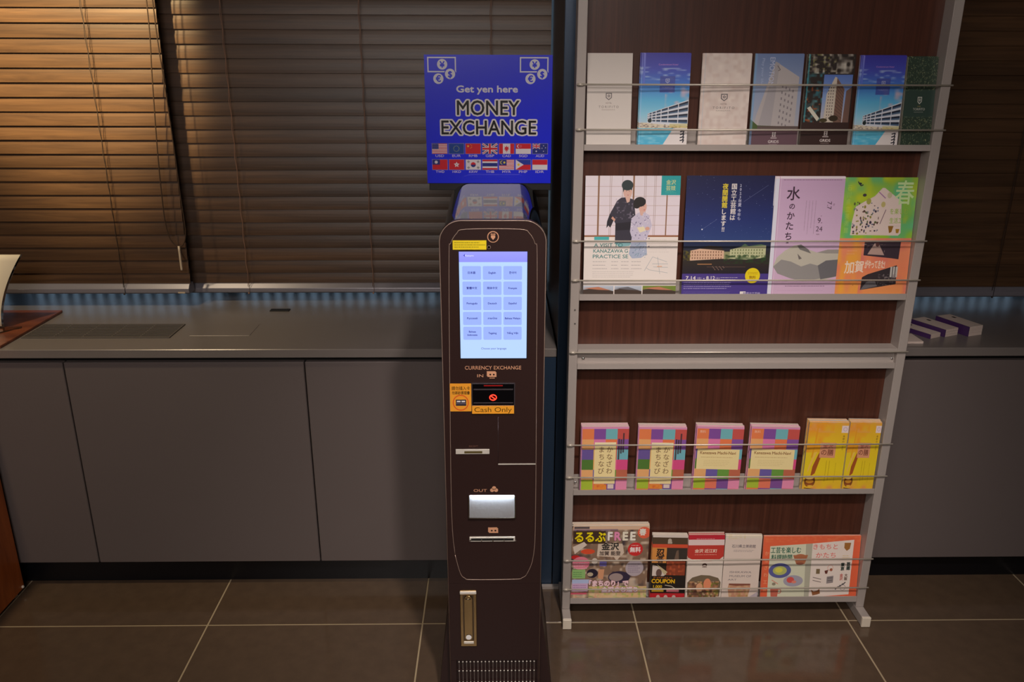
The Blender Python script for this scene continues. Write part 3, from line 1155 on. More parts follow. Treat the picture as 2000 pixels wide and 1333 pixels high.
def art_kimono(H):
    cv = Cv(190, H, (238, 228, 222))
    cv.grad(0, 0, 190, 116, [(236, 226, 234), (236, 222, 232)])
    for y in (20, 39, 57, 76, 95):
        cv.rect(0, y, 190, y + .7, (190, 160, 150), .8)
    for x, w in ((25, 3.4), (95, 3.4), (163, 2.4)):
        cv.rect(x, 0, x + w, 118, (150, 110, 84))
    for x in (49, 52, 74, 118, 121, 138, 141):
        cv.rect(x, 0, x + .7, 116, (160, 130, 120), .8)
    cv.rect(0, 115, 190, 118.5, (160, 108, 80))
    cv.rect(152, 0, 190, 37, (44, 164, 168))
    cv.text('金沢', 171, 16, 10, (220, 220, 150), bold=.1).text('芸妓', 171, 27, 10, (220, 220, 150), bold=.1)
    cv.small(160, 29, 183, 34, (150, 220, 190), 2, .8, 2)
    # taller figure, dark kimono
    ink, ink2 = (58, 54, 68), (96, 92, 108)
    cv.poly([(72, 42), (84, 41), (98, 46), (102, 78), (96, 130), (76, 134), (62, 130), (62, 92), (56, 82), (50, 74), (64, 48)], ink)
    cv.poly([(50, 74), (60, 82), (52, 100), (48, 96), (44, 101), (45, 88)], (44, 40, 50))
    cv.poly([(56, 78), (62, 84), (60, 88), (53, 82)], (214, 160, 140))
    cv.poly([(62, 92), (98, 88), (100, 104), (62, 106)], (40, 36, 46))
    cv.noise(62, 44, 98, 84, (150, 140, 160), .8, 4, .6, 31)
    cv.poly([(62, 130), (96, 130), (92, 136), (70, 138)], (140, 190, 196))
    cv.circ(85, 31, 9, (226, 184, 170), 12)
    cv.poly([(80, 40), (91, 40), (89, 50), (84, 52)], (226, 184, 170))
    cv.circ(84, 18, 11.5, (48, 60, 62), 10)
    cv.poly([(74, 18), (94, 20), (93, 28), (88, 24), (78, 26), (76, 32)], (48, 60, 62))
    cv.rect(81, 29, 83, 29.8, (70, 50, 50)).rect(87, 29, 89, 29.8, (70, 50, 50)).rect(84, 36.5, 87, 37.4, (190, 70, 80))
    # shorter figure, pale patterned kimono
    pale = (206, 198, 220)
    cv.poly([(106, 72), (116, 68), (130, 76), (136, 96), (130, 112), (126, 124), (128, 150), (116, 160), (98, 160), (92, 150), (96, 120), (92, 108), (94, 82)], pale)
    r = random.Random(9)
    for k in range(90):
        x, y = r.uniform(95, 130), r.uniform(74, 155)
        a, l = r.uniform(0, 6.28), r.uniform(1.5, 4)
        cv.poly([(x, y), (x + math.cos(a) * l, y + math.sin(a) * l), (x + math.cos(a + .9) * l, y + math.sin(a + .9) * l)], r.choice([(110, 100, 150), (140, 130, 170), (90, 84, 120), (236, 230, 240)]), .8)
    cv.poly([(94, 142), (126, 138), (128, 152), (116, 160), (100, 161), (93, 152)], (120, 160, 186), .7)
    cv.poly([(106, 100), (120, 98), (124, 106), (112, 110)], (238, 226, 190))
    cv.circ(127, 102, 4.5, (222, 170, 150), 3.5)
    cv.circ(116, 60, 8, (226, 178, 162), 11)
    cv.poly([(110, 68), (119, 68), (116, 77), (112, 76)], (226, 184, 170))
    cv.circ(110, 50, 12, (40, 36, 36), 9.5)
    cv.circ(104, 55, 7.5, (40, 36, 36), 8)
    cv.rect(117, 58, 119, 58.8, (70, 50, 50)).rect(118, 65, 121, 66, (200, 70, 80))
    # lower text block
    cv.rect(20, 118, 50, 124.5, (70, 180, 182))
    teal = (70, 130, 128)
    cv.text('A VISIT TO', 20, 138, 10, teal, 'l', bold=.12, fit=58)
    cv.text('KANAZAWA G', 19, 149.5, 10, teal, 'l', bold=.12, fit=70)
    cv.text('PRACTICE SE', 18, 160.5, 10, teal, 'l', bold=.12, fit=72)
    cv.poly([(95, 130), (126, 128), (128, 150), (116, 160), (98, 161), (91, 152)], (176, 186, 210))
    for k in range(40):
        x, y = r.uniform(95, 126), r.uniform(130, 158)
        cv.line([(x, y), (x + r.uniform(-3, 3), y + r.uniform(1, 4))], .9, r.choice([(90, 110, 150), (230, 230, 240), (110, 150, 170)]), .8)
    for i in range(3):
        for a_, b_2 in ((18, 46), (56, 68), (76, 90), (97, 116)):
            cv.small(a_, 166 + i * 7, b_2 + 4, 169 + i * 7, (120, 110, 116), 1, .7, i + 5, .8)
    cv.small(18, 186, 108, 200, (130, 120, 120), 4, .5, 4)
    cv.small(130, 122, 176, 150, (170, 160, 150), 7, .5, 6)
    for pts in ([(124, 186), (140, 158), (170, 168)], [(128, 180), (134, 184), (172, 190)], [(140, 172), (172, 172)], [(142, 178), (172, 179)], [(150, 158), (156, 192)]):
        cv.line(pts, .7, (150, 160, 170), .8)
    cv.rect(150, 176, 160, 178, (230, 170, 130), .8)
    # strip of roofs
    y0 = 216
    cv.grad(0, y0, 190, H, [(190, 200, 216), (150, 150, 150)])
    for k, (a_, b_2) in enumerate(((0, 62), (64, 120), (122, 190))):
        if k == 2:
            cv.rect(a_, y0, b_2, H, (120, 140, 60))
        cv.poly([(a_, y0 + 8), ((a_ + b_2) / 2, y0 + 3), (b_2, y0 + 11), (b_2, H), (a_, H)], (74, 60, 52))
        cv.poly([(a_, y0 + 5), ((a_ + b_2) / 2, y0 + 2), (b_2 - 6, y0 + 9), ((a_ + b_2) / 2, y0 + 8)], (198, 130, 100) if k != 1 else (110, 110, 116))
    cv.rect(62, y0, 64, H, (238, 228, 222)).rect(120, y0, 122, H, (238, 228, 222))
    return cv


def art_night(H):
    cv = Cv(180, H, (44, 48, 104))
    cv.grad(0, 0, 180, 128, [(32, 34, 74), (36, 42, 92), (40, 54, 116), (50, 72, 130)])
    r = random.Random(3)
    for k in range(70):
        cv.circ(r.uniform(0, 180), r.uniform(0, 120), r.uniform(.25, .6), (190, 200, 230), a=.7, n=8)
    cv.line([(118, 50), (166, 18)], .5, (140, 150, 190), .7).line([(36, 104), (66, 84)], .5, (140, 150, 190), .7)
    cv.circ(36, 104, 1.4, (240, 240, 250))
    cv.vtext('夜間開館', 79, 15, 12, (226, 206, 60), 1.0, bold=.35)
    cv.vtext('します', 79, 64, 11.5, WHITE, 1.0, bold=.35)
    cv.text('!!', 79, 108, 12, WHITE, bold=.35)
    cv.vtext('国立工芸館は', 97, 15, 12, WHITE, 1.0, bold=.3)
    cv.vtext('2023年夏、', 110, 15, 7.5, (200, 200, 220), 1.0, bold=.1)
    cv.vtext('今年も', 110, 64, 7.5, (200, 200, 220), 1.0, bold=.1)
    # night view
    cv.grad(0, 128, 180, 192, [(40, 54, 96), (44, 44, 50), (52, 44, 40), (40, 34, 44)])
    cv.poly([(14, 146), (34, 142), (70, 140), (84, 146), (84, 162), (14, 166)], (222, 184, 156))
    cv.poly([(96, 144), (120, 138), (170, 136), (170, 160), (130, 164), (96, 162)], (196, 198, 156))
    cv.poly([(84, 148), (96, 148), (96, 163), (84, 163)], (150, 150, 110))
    cv.poly([(34, 142), (52, 136), (78, 138), (84, 146)], (60, 50, 46)).poly([(118, 138), (126, 132), (134, 137), (160, 133), (170, 136)], (84, 110, 84))
    for i in range(12):
        for j in range(3):
            cv.rect(18 + i * 5.4, 147 + j * 6, 20 + i * 5.4, 150.5 + j * 6, (120, 76, 60), .8)
            cv.rect(100 + i * 5.6, 143 + j * 6, 102.4 + i * 5.6, 146.5 + j * 6, (110, 120, 80), .8)
    cv.noise(84, 154, 180, 172, (44, 70, 40), 1, 6, .3, 12)
    cv.noise(0, 146, 16, 166, (110, 100, 40), 1, 5, .3, 13)
    cv.rect(30, 172, 60, 174, (200, 140, 90), .8).rect(50, 178, 130, 179, (120, 90, 80), .7)
    for i in range(14):
        cv.circ(62 + i * 1.8, 178 + (i % 4) * 2, .6, (220, 180, 160), n=8)
    cv.rect(0, 192, 180, H, (78, 62, 140))
    cv.text('7.14', 18, 204, 10, WHITE, bold=.3, fit=20).text('[金]', 36, 203, 5, WHITE)
    cv.text('- 8.12', 56, 204, 10, WHITE, bold=.3, fit=24).text('[土]', 74, 203, 5, WHITE)
    cv.small(80, 198, 118, 206, WHITE, 2, .8, 3, 1)
    cv.small(4, 208, 108, 224, (206, 200, 230), 4, .8, 4, .9)
    cv.small(4, 226, 120, 236, (160, 150, 200), 3, .6, 5)
    cv.circ(146, 196, 15.5, (236, 212, 30))
    cv.small(136, 188, 158, 194, (170, 130, 20), 2, .8, 7, .9)
    cv.text('無料', 146, 202, 7, (150, 110, 20), bold=.1)
    cv.rect(122, 228, 134, 236, WHITE).rect(129, 229, 133, 235, (120, 110, 160), .6)
    cv.text('国立工芸館', 150, 235, 6.4, (226, 220, 236), fit=28)
    return cv


def art_pink(H):
    cv = Cv(140, H, (208, 176, 208))
    cv.grad(0, 0, 140, H, [(204, 170, 204), (214, 184, 214), (212, 178, 206)])
    cv.rect(0, 0, 8, H, (226, 226, 240)).rect(0, 0, 140, 4, (236, 224, 232))
    cv.rect(8, 0, 9, H, (190, 120, 170), .6).rect(10.5, 0, 11.2, H, (240, 226, 236), .7)
    cv.small(16, 5, 138, 8, (110, 90, 110), 1, .8, 1, 1.1)
    dk = (64, 44, 62)
    cv.text('水', 38, 43, 28, dk, bold=.35)
    for i, ch in enumerate('のかたち'):
        cv.text(ch, 37 - i * 1.0, 62 + i * 20, (13, 17, 18, 17)[i], dk, bold=.2)
    cv.text('展', 33, 130, 6, dk)
    cv.text('7.7', 108, 48, 13, (80, 56, 76), rot=90, anchor='l').text('fri', 120, 52, 5, (110, 80, 100), rot=90, anchor='l')
    cv.text('9.', 96, 90, 15, (80, 56, 76)).text('24', 96, 106, 14, (80, 56, 76)).text('sun', 94, 113, 4.6, (110, 80, 100))
    cv.circ(98, 76, .7, dk)
    cv.small(62, 46, 88, 112, (140, 110, 136), 4, .7, 9, .8, True)
    # carved stone shape
    cv.poly([(8, 176), (14, 158), (30, 144), (48, 134), (62, 132), (78, 142), (96, 148), (118, 142), (140, 142), (140, 196), (112, 204), (72, 206), (46, 200), (18, 190)], (196, 190, 176))
    cv.poly([(8, 176), (24, 162), (44, 166), (66, 176), (84, 170), (100, 174), (108, 200), (72, 206), (46, 200), (18, 190)], (152, 148, 146))
    cv.poly([(100, 174), (116, 164), (140, 162), (140, 196), (108, 202)], (112, 110, 114))
    cv.poly([(54, 134), (62, 132), (78, 142), (84, 150), (72, 146), (60, 142)], (122, 118, 116))
    cv.poly([(56, 150), (66, 160), (60, 162)], (120, 112, 108)).poly([(96, 148), (118, 142), (140, 142), (140, 150), (116, 150)], (160, 154, 148))
    cv.small(36, 212, 128, 219, (120, 90, 116), 1, .8, 11, 1.2)
    cv.small(20, 222, 128, 228, (180, 140, 176), 1, .5, 12)
    return cv


def art_spring(H):
    cv = Cv(186, H, (150, 180, 60))
    cv.grad(0, 0, 186, 118, [(150, 186, 60), (160, 200, 70), (120, 186, 90), (150, 200, 60)])
    cv.noise(0, 0, 186, 118, (90, 190, 150), .95, 30, .4, 41)
    cv.noise(0, 0, 186, 118, (196, 206, 40), .9, 26, .5, 42)
    cv.poly([(66, 112), (26, 112), (28, 84), (34, 56), (56, 46), (80, 36), (98, 20), (104, 20), (150, 46), (156, 108), (150, 113)], (232, 212, 204))
    r = random.Random(5)
    for k in range(75):
        x = r.uniform(30, 96)
        y = r.uniform(48, 110)
        if x > 80 and y < 50:
            continue
        c = r.choice([(60, 50, 70), (90, 100, 60), (120, 120, 140), (90, 60, 50), (150, 140, 60), (110, 110, 130)])
        cv.circ(x, y, r.uniform(.9, 3.2), c, r.uniform(.8, 3.2), n=10)
    cv.line([(100, 90), (112, 62)], 1.8, (130, 100, 110)).circ(104, 52, 5.5, (200, 186, 120)).circ(118, 34, 6, (206, 196, 160)).circ(66, 46, 6, (170, 170, 80))
    cv.line([(90, 28), (108, 40)], 2, (170, 120, 170))
    cv.poly([(122, 94), (136, 94), (132, 106), (126, 108)], (150, 106, 40)).poly([(142, 100), (152, 100), (150, 108), (144, 108)], (170, 130, 40))
    cv.circ(40, 12, 4, (40, 46, 60), 2).line([(34, 8), (42, 16), (48, 14)], 2.2, (40, 46, 60))
    cv.circ(54, 34, 5, (70, 64, 70), 3, n=12)
    cv.text('春', 156, 48, 50, (206, 232, 170), bold=.5)
    gl = (160, 190, 80)
    cv.text('を楽しむ', 146, 70, 12, gl, bold=.15, fit=46).text('生活工芸', 146, 88, 12, gl, bold=.15, fit=44)
    cv.vtext('石川県立美術館', 14, 14, 12, (196, 220, 110), 1.15, a=.5, bold=.1)
    cv.small(122, 92, 160, 96, (150, 150, 110), 1, .6, 3)
    # orange lower half
    cv.grad(0, 118, 186, H, [(238, 150, 110), (240, 140, 100), (242, 160, 90)])
    cv.noise(0, 118, 60, H, (244, 176, 60), .9, 30, .3, 44)
    cv.noise(60, 118, 186, H, (226, 120, 110), .8, 26, .5, 45)
    cv.poly([(66, 126), (160, 124), (158, 160), (140, 158), (66, 152)], (64, 52, 62))
    cv.noise(70, 130, 120, 150, (176, 150, 140), .9, 5, .55, 46)
    cv.poly([(76, 150), (92, 128), (104, 130), (120, 152)], (190, 160, 150)).circ(100, 130, 5, (90, 60, 60))
    cv.circ(66, 130, 5, (200, 180, 170), .5)
    cv.text('加', 32, 186, 27, (250, 226, 206), bold=.5).text('賀', 58, 184, 25, (250, 226, 206), bold=.5)
    cv.text('がやってきた!', 98, 177, 18, (250, 226, 206), bold=.4, fit=52)
    cv.small(22, 134, 50, 152, (250, 210, 180), 3, .8, 8)
    cv.poly([(82, 190), (156, 172), (158, 210), (66, 222), (68, 196)], (58, 50, 54))
    cv.poly([(66, 222), (80, 206), (100, 200), (110, 214)], (110, 106, 110))
    for i in range(3):
        cv.rect(140 + i * 7, 175, 145 + i * 7, 196, (200, 196, 190))
    cv.noise(110, 190, 156, 212, (150, 140, 140), .9, 4, .5, 47)
    cv.circ(46, 212, 1, (190, 110, 60))
    return cv


CHK = [(238, 134, 84), (136, 84, 164), (120, 188, 196), (206, 90, 84), (242, 178, 116), (232, 130, 180), (240, 130, 84), (140, 90, 170),
       (112, 92, 160), (236, 190, 110), (226, 110, 90), (120, 186, 200), (88, 128, 58), (242, 180, 110), (240, 120, 160), (226, 84, 140),
       (240, 180, 120), (112, 98, 172), (110, 160, 70), (196, 110, 84), (176, 200, 62), (238, 128, 100), (132, 86, 156), (240, 150, 186)]


def art_check(H, eng):
    cv = Cv(92, H, (226, 150, 190))
    n = 6
    y0 = 4
    hh = (H - 8 - y0) / n
    for i in range(n + 1):
        for j in range(4):
            cv.rect(1 + j * 23, y0 + i * hh, 1 + j * 23 + 23, y0 + (i + 1) * hh, CHK[(i * 4 + j) % 24])
    br = (150, 104, 62)
    if eng:
        cv.rect(4, 44, 87, 84, (248, 228, 168))
        cv.text('Kanazawa Machi-Navi', 45, 54, 8, br, fit=70, bold=.1)
        cv.small(12, 58, 78, 62, (190, 150, 90), 1, .8, 3, .8)
        cv.small(18, 65, 72, 78, (200, 170, 110), 4, .7, 4, .6)
        cv.text('無料', 12, 12, 6, (250, 210, 190))
    else:
        cv.rect(26, 30, 68, 112, (248, 228, 168))
        cv.rect(26, 30, 68, 33, (252, 240, 200))
        cv.vtext('かなざわ', 56, 38, 13, (150, 120, 84), 1.08, bold=.1)
        cv.vtext('まちなび', 40, 38, 13, (150, 120, 84), 1.08, bold=.1)
        cv.small(30, 98, 64, 108, (190, 160, 110), 2, .7, 5)
        for k, (a, b) in enumerate(((15, 56), (20, 48), (12, 50))):
            cv.rect(72 + k * 4.4, a + (2 - k) * 4, 75 + k * 4.4, b + (2 - k) * 4, (70, 56, 60), .85)
        cv.rect(27, 113, 52, H - 8, (240, 150, 60))
        cv.noise(27, 113, 52, H - 8, (226, 100, 60), .9, 5, .5, 51)
        cv.rect(54, 113, 66, H - 10, (232, 214, 204))
    return cv


def art_yellow(H):
    cv = Cv(78, H, (236, 200, 40))
    cv.grad(0, 0, 78, H, [(238, 176, 50), (238, 204, 44), (240, 214, 40), (238, 190, 50)])
    cv.noise(0, 0, 50, 60, (244, 150, 50), .8, 18, .3, 61)
    cv.noise(0, 0, 78, 20, (236, 170, 110), .8, 12, .4, 62)
    cv.noise(0, H - 26, 78, H, (236, 150, 100), .9, 14, .3, 63)
    cv.poly([(16, 88), (26, 60), (30, 70), (22, 102), (14, 108)], (170, 88, 40))
    cv.poly([(8, 100), (22, 58), (16, 60), (6, 96)], (246, 200, 90))
    cv.line([(18, 8), (16, 40), (12, 70)], 3, (238, 160, 40), .8)
    cv.rect(27, 40, 58, 70, (226, 158, 122))
    cv.text('金沢', 42, 50, 9, (150, 60, 60), fit=20).text('の膳', 42, 64, 13, (120, 66, 50), bold=.15, fit=24)
    cv.rect(65, 6, 78, 20, (240, 220, 214)).ring(72, 13, 4, 1, (200, 170, 200))
    cv.vtext('季節のたより', 71, 25, 4.6, (110, 80, 40), 1.1)
    cv.small(40, 76, 52, 122, (150, 110, 20), 2, .8, 7, .8, True)
    cv.small(58, 80, 66, 122, (170, 130, 30), 1, .6, 8, .7, True)
    cv.circ(14, H - 22, 11, (130, 76, 40), 12)
    cv.circ(14, H - 22, 8, (214, 150, 50), 4).circ(13, H - 30, 9, (240, 206, 120), 4).circ(14, H - 15, 8, (160, 90, 40), 3).circ(16, H - 12, 6, (240, 190, 70), 2)
    cv.line([(4, H - 8), (24, H - 6)], 1.5, (90, 50, 40))
    return cv


def art_magazine(H):
    cv = Cv(152, H, (140, 112, 92))
    r = random.Random(12)
    cv.noise(0, 0, 152, H, (150, 120, 96), .9, 12, .4, 71)
    cv.noise(0, 0, 152, H, (50, 44, 56), .8, 9, .55, 72)
    cv.noise(0, 0, 152, H, (226, 206, 184), .9, 7, .5, 73)
    cv.rect(2, 0, 152, 7, (226, 190, 160)).rect(4, 1, 34, 5, (90, 80, 84))
    cv.rect(2, 9, 66, 34, (70, 50, 40)).rect(3, 6, 90, 8.5, (120, 96, 130), .7)
    cv.text('るるぶ', 36, 29, 22, (244, 224, 20), bold=.7, out=(60, 40, 20), ow=.5, fit=60)
    for i, (ch, c) in enumerate((('F', (250, 244, 236)), ('R', (240, 150, 190)), ('E', (244, 236, 214)), ('E', (250, 244, 230)))):
        cv.text(ch, 75 + i * 15, 27, 22, c, bold=1.1, out=(90, 70, 60), ow=.5)
    cv.circ(142, 13, 13, (236, 104, 76), 11)
    cv.text('春', 139, 17, 14, (240, 236, 226), bold=.5)
    cv.poly([(52, 34), (100, 34), (104, 52), (94, 62), (90, 68), (84, 60), (50, 58)], (220, 200, 180))
    cv.text('金沢', 76, 45, 15, (40, 40, 36), bold=.5, fit=34).text('加賀 能登', 76, 56, 9, (80, 66, 60), bold=.2, fit=42)
    cv.circ(126, 45, 15, (216, 50, 50), 13).text('無料', 126, 50, 11, (250, 240, 236), bold=.4)
    cv.small(118, 35, 134, 40, (250, 220, 210), 1, .9, 4, 1.2)
    cv.poly([(2, 40), (24, 30), (30, 36), (6, 54)], (226, 210, 196))
    cv.circ(32, 49, 14, (226, 84, 50), 5)
    cv.circ(8, 60, 9, (200, 40, 40), 4)
    cv.circ(19, 72, 17, (232, 130, 150), 13)
    cv.small(4, 66, 34, 84, (250, 210, 220), 4, .9, 5, 1.3)
    cv.rect(2, 84, 28, 102, (150, 196, 120))
    cv.small(4, 88, 26, 100, (60, 120, 60), 3, .8, 6, 1)
    cv.circ(42, 92, 11, (40, 32, 50), 9).circ(38, 94, 6, (196, 180, 150), 4)
    cv.circ(46, 68, 6, (222, 210, 196)).rect(56, 66, 70, 78, (110, 100, 170))
    cv.poly([(54, 84), (66, 84), (64, 104), (54, 102)], (222, 160, 120))
    cv.circ(96, 100, 22, (56, 46, 70), 12).circ(90, 100, 14, (170, 150, 146), 8)
    cv.circ(126, 82, 18, (190, 176, 184), 16)
    cv.small(113, 72, 139, 92, (120, 100, 130), 5, .8, 7, .9)
    cv.rect(2, 104, 40, 112, (186, 200, 236)).rect(2, 112, 34, 128, (216, 180, 214)).small(4, 114, 32, 126, (140, 90, 150), 3, .8, 8, 1.1)
    cv.text('「まちのり」で', 76, 117, 13, (250, 214, 220), bold=.9, out=(120, 60, 80), ow=.5, fit=78)
    cv.rect(36, 118, 152, H, (226, 190, 140))
    cv.noise(36, 118, 152, H, (150, 190, 70), .9, 5, .5, 75)
    cv.noise(0, 128, 152, H, (236, 210, 170), .9, 8, .3, 76)
    cv.text('金沢まち巡り', 98, 129, 11, (250, 226, 234), bold=.9, out=(190, 90, 140), ow=.5, fit=72)
    cv.rect(0, 130, 32, 134, (226, 100, 120))
    cv.small(80, 142, 146, 152, (220, 150, 80), 3, .8, 9, 1.1)
    cv.circ(18, 150, 14, (240, 220, 180), 9).circ(70, 145, 12, (240, 150, 110), 4).line([(34, 138), (48, 140), (46, 158)], 1.5, (150, 160, 120))
    cv.noise(0, 132, 60, H, (226, 150, 130), .8, 4, .6, 77)
    return cv


def art_ninja(H):
    cv = Cv(72, H, (50, 38, 30))
    cv.rect(0, 0, 72, 4, (226, 214, 204)).rect(0, 4, 72, 17, (88, 70, 52))
    cv.circ(35, 10, 4, (190, 176, 160)).rect(31, 12, 40, 16, (190, 176, 160))
    cv.rect(0, 17, 72, 24, (222, 88, 58))
    cv.rect(0, 24, 30, 54, (224, 150, 76))
    cv.text('忍', 17, 41, 18, (60, 44, 36), bold=.6).text('者', 17, 54, 15, (70, 50, 40), bold=.4)
    cv.rect(31, 24, 72, 48, (64, 56, 50)).poly([(46, 48), (50, 30), (54, 28), (56, 48)], (120, 96, 80))
    cv.rect(31, 50, 70, 78, (150, 70, 46))
    cv.noise(31, 50, 70, 78, (206, 100, 60), .9, 5, .5, 81)
    cv.poly([(2, 58), (12, 60), (32, 76), (26, 80), (2, 80)], (226, 212, 202)).circ(16, 74, 6, (110, 84, 76), 8)
    cv.poly([(10, 56), (34, 72), (28, 78)], (206, 190, 150))
    cv.rect(0, 80, 72, 114, (40, 34, 30))
    cv.text('NINJA', 26, 84.5, 4, (214, 120, 40), fit=40)
    cv.text('COUPON', 26, 94, 11, (244, 190, 20), bold=.5, fit=48)
    cv.text('1,000', 15, 104, 8, (244, 200, 40), bold=.3, fit=18).rect(3, 106, 28, 112, (200, 160, 50))
    cv.rect(34, 106, 60, 112, (226, 130, 140)).line([(30, 98), (44, 100), (54, 106)], 1.6, (200, 190, 170))
    cv.rect(0, 114, 72, H, (200, 40, 48))
    for x in (17, 33, 50):
        cv.circ(x, 122, 4, (216, 190, 180)).rect(x - 4, 122, x + 4, 126, (216, 190, 180))
    return cv


def art_noodle(H):
    cv = Cv(74, H, (236, 222, 210))
    cv.rect(0, 0, 74, 10, (200, 46, 62)).rect(0, 9, 74, 20, (238, 214, 210))
    cv.small(16, 6, 66, 9, (240, 190, 190), 1, .8, 2, 1.3)
    cv.poly([(0, 20), (74, 20), (74, 42), (66, 48), (50, 51), (30, 51), (12, 49), (0, 44)], (202, 66, 56))
    cv.text('金沢 近江町', 37, 34, 7.5, (248, 220, 200), bold=.2, fit=46).small(14, 37, 62, 40, (244, 200, 180), 1, .8, 3, .9)
    cv.circ(36, 59, 5, (90, 64, 54), 3.4).circ(36, 60.5, 3.4, (236, 222, 210), 1.2).rect(31, 62.5, 41, 63.6, (90, 64, 54))
    cv.poly([(2, 94), (12, 84), (30, 79), (48, 80), (66, 85), (72, 94), (70, 134), (4, 134)], (122, 106, 84))
    cv.poly([(4, 94), (68, 92), (68, H), (4, H)], (110, 74, 60))
    cv.noise(4, 92, 68, H, (238, 176, 120), 1, 6, .4, 91)
    cv.noise(4, 92, 68, H, (120, 130, 50), .9, 5, .6, 92)
    cv.noise(4, 92, 68, H, (240, 220, 180), .9, 4, .7, 93)
    cv.circ(44, 98, 8, (238, 150, 110), 12).circ(28, 104, 7, (226, 170, 130), 9)
    cv.poly([(0, 122), (10, 134), (0, 140)], (236, 222, 210)).poly([(62, 124), (70, 122), (70, 138), (66, 134)], (236, 222, 210))
    return cv


def art_museum(H):
    cv = Cv(74, H, (234, 216, 204))
    cv.rect(0, 0, 74, 3, (236, 224, 206)).noise(6, 0, 40, 6, (226, 206, 150), .8, 6, .3, 95)
    gy = (134, 120, 122)
    cv.text('石川県立美術館', 38, 22, 7, gy, fit=48, bold=.1).small(18, 26, 62, 31, gy, 2, .7, 3, .8)
    cv.text('ISHIKAWA', 36, 73, 6, gy, fit=44).text('MUSEUM OF', 36, 81, 6, gy, fit=44).text('ART', 20, 88, 5, gy, fit=18)
    cv.poly([(14, 94), (58, 94), (58, 104), (54, 122), (46, 127), (26, 127), (16, 122), (12, 104)], (206, 150, 120))
    cv.poly([(14, 94), (58, 94), (58, 97), (30, 99), (14, 97)], (140, 84, 66))
    cv.noise(14, 98, 56, 124, (226, 196, 150), .9, 6, .4, 96)
    cv.noise(30, 108, 56, 124, (176, 150, 80), .9, 5, .4, 97)
    cv.poly([(0, 122), (16, 124), (26, 128), (46, 128), (56, 122), (74, 110), (74, H), (0, H)], (170, 160, 180), .6)
    return cv


def art_orange(H):
    cv = Cv(206, H, (236, 108, 72))
    cv.noise(0, 0, 206, 12, (244, 140, 90), .6, 6, .4, 101)
    cv.poly([(14, 20), (104, 15), (104, H), (14, H)], (222, 222, 196))
    cv.poly([(90, 16), (104, 15), (104, H), (94, H)], (170, 166, 150), .7)
    cv.poly([(104, 15), (192, 8), (190, 118), (104, 124)], (240, 226, 216))
    cv.vtext('かなざわ工芸', 8, 30, 9, (244, 170, 130), 1.6, bold=.1)
    g = (60, 110, 88)
    cv.text('工芸を楽しむ', 48, 33, 13, g, bold=.25, fit=64).text('料理時間', 40, 46, 11, g, bold=.25, fit=44)
    cv.text('きもちと', 132, 26, 12, (232, 120, 110), bold=.15, fit=52).text('かたち', 134, 43, 12, (232, 120, 110), bold=.15, fit=42)
    cv.circ(38, 69, 24, (96, 100, 160), 15).circ(38, 69, 15, (190, 196, 110), 9).circ(36, 68, 8, (226, 220, 90), 5)
    cv.circ(80, 42, 13, (190, 120, 84), 6).poly([(64, 38), (96, 38), (90, 56), (72, 56)], (180, 114, 80)).circ(80, 55, 8, (150, 90, 70), 2.5)
    cv.circ(68, 90, 21, (172, 168, 184), 11.5).circ(62, 88, 8, (222, 90, 84), 6).circ(70, 92, 5, (236, 140, 120), 3)
    cv.poly([(20, 104), (38, 104), (36, 122), (22, 122)], (206, 110, 90)).ring(39, 111, 5, 1.5, (206, 110, 90))
    cv.circ(27, 96, 4, (150, 140, 120), 3).line([(22, 88), (36, 96)], 1.5, (226, 140, 120))
    cv.poly([(172, 14), (186, 14), (184, 26), (178, 30), (172, 24)], (170, 116, 60))
    cv.small(170, 38, 188, 46, (220, 190, 110), 2, .8, 2, 1)
    cv.vtext('東京', 172, 54, 8, (60, 70, 66), 1.0, bold=.5).vtext('百選', 184, 53, 8, (60, 70, 66), 1.0, bold=.5)
    cv.vtext('金沢', 171, 76, 7, (200, 100, 90), 1.0, bold=.2).vtext('大阪', 181, 76, 7, (110, 84, 70), 1.0, bold=.3)
    cv.rect(116, 66, 124, 76, (130, 110, 80)).poly([(134, 70), (142, 68), (140, 76), (136, 76)], (110, 60, 50)).circ(148, 68, 3, (160, 90, 60))
    cv.poly([(140, 82), (154, 80), (154, 94), (140, 96)], (150, 140, 140)).line([(142, 85), (153, 84)], 1, (90, 84, 84)).line([(142, 90), (153, 89)], 1, (90, 84, 84))
    cv.line([(110, 83), (128, 87)], 1.2, (110, 90, 84)).line([(110, 89), (128, 93)], 1.2, (110, 90, 84)).ring(146, 64, 6, .7, (226, 150, 130))
    for i in range(4):
        cv.line([(160 + i * 5, 108 - i * 3), (166 + i * 5, 102 - i * 3)], 2, (70, 66, 70))
    cv.ring(176, 104, 6, .8, (150, 140, 140))
    cv.poly([(108, 108), (114, 112), (122, 110), (126, 106), (128, 116), (122, 118), (112, 120)], (150, 96, 60))
    return cv


# ================================================================ LEAFLETS IN THE RACK
def lip_photo(row, x):
    a, b = ((280, 290), (576, 577), (959, 950), (1174, 1162))[row]
    return a + (b - a) * (x - 1140) / 660


LIPM = (283, 575, 957, 1167.5)
TRAYB = (295, 587, 966.5, 1178)


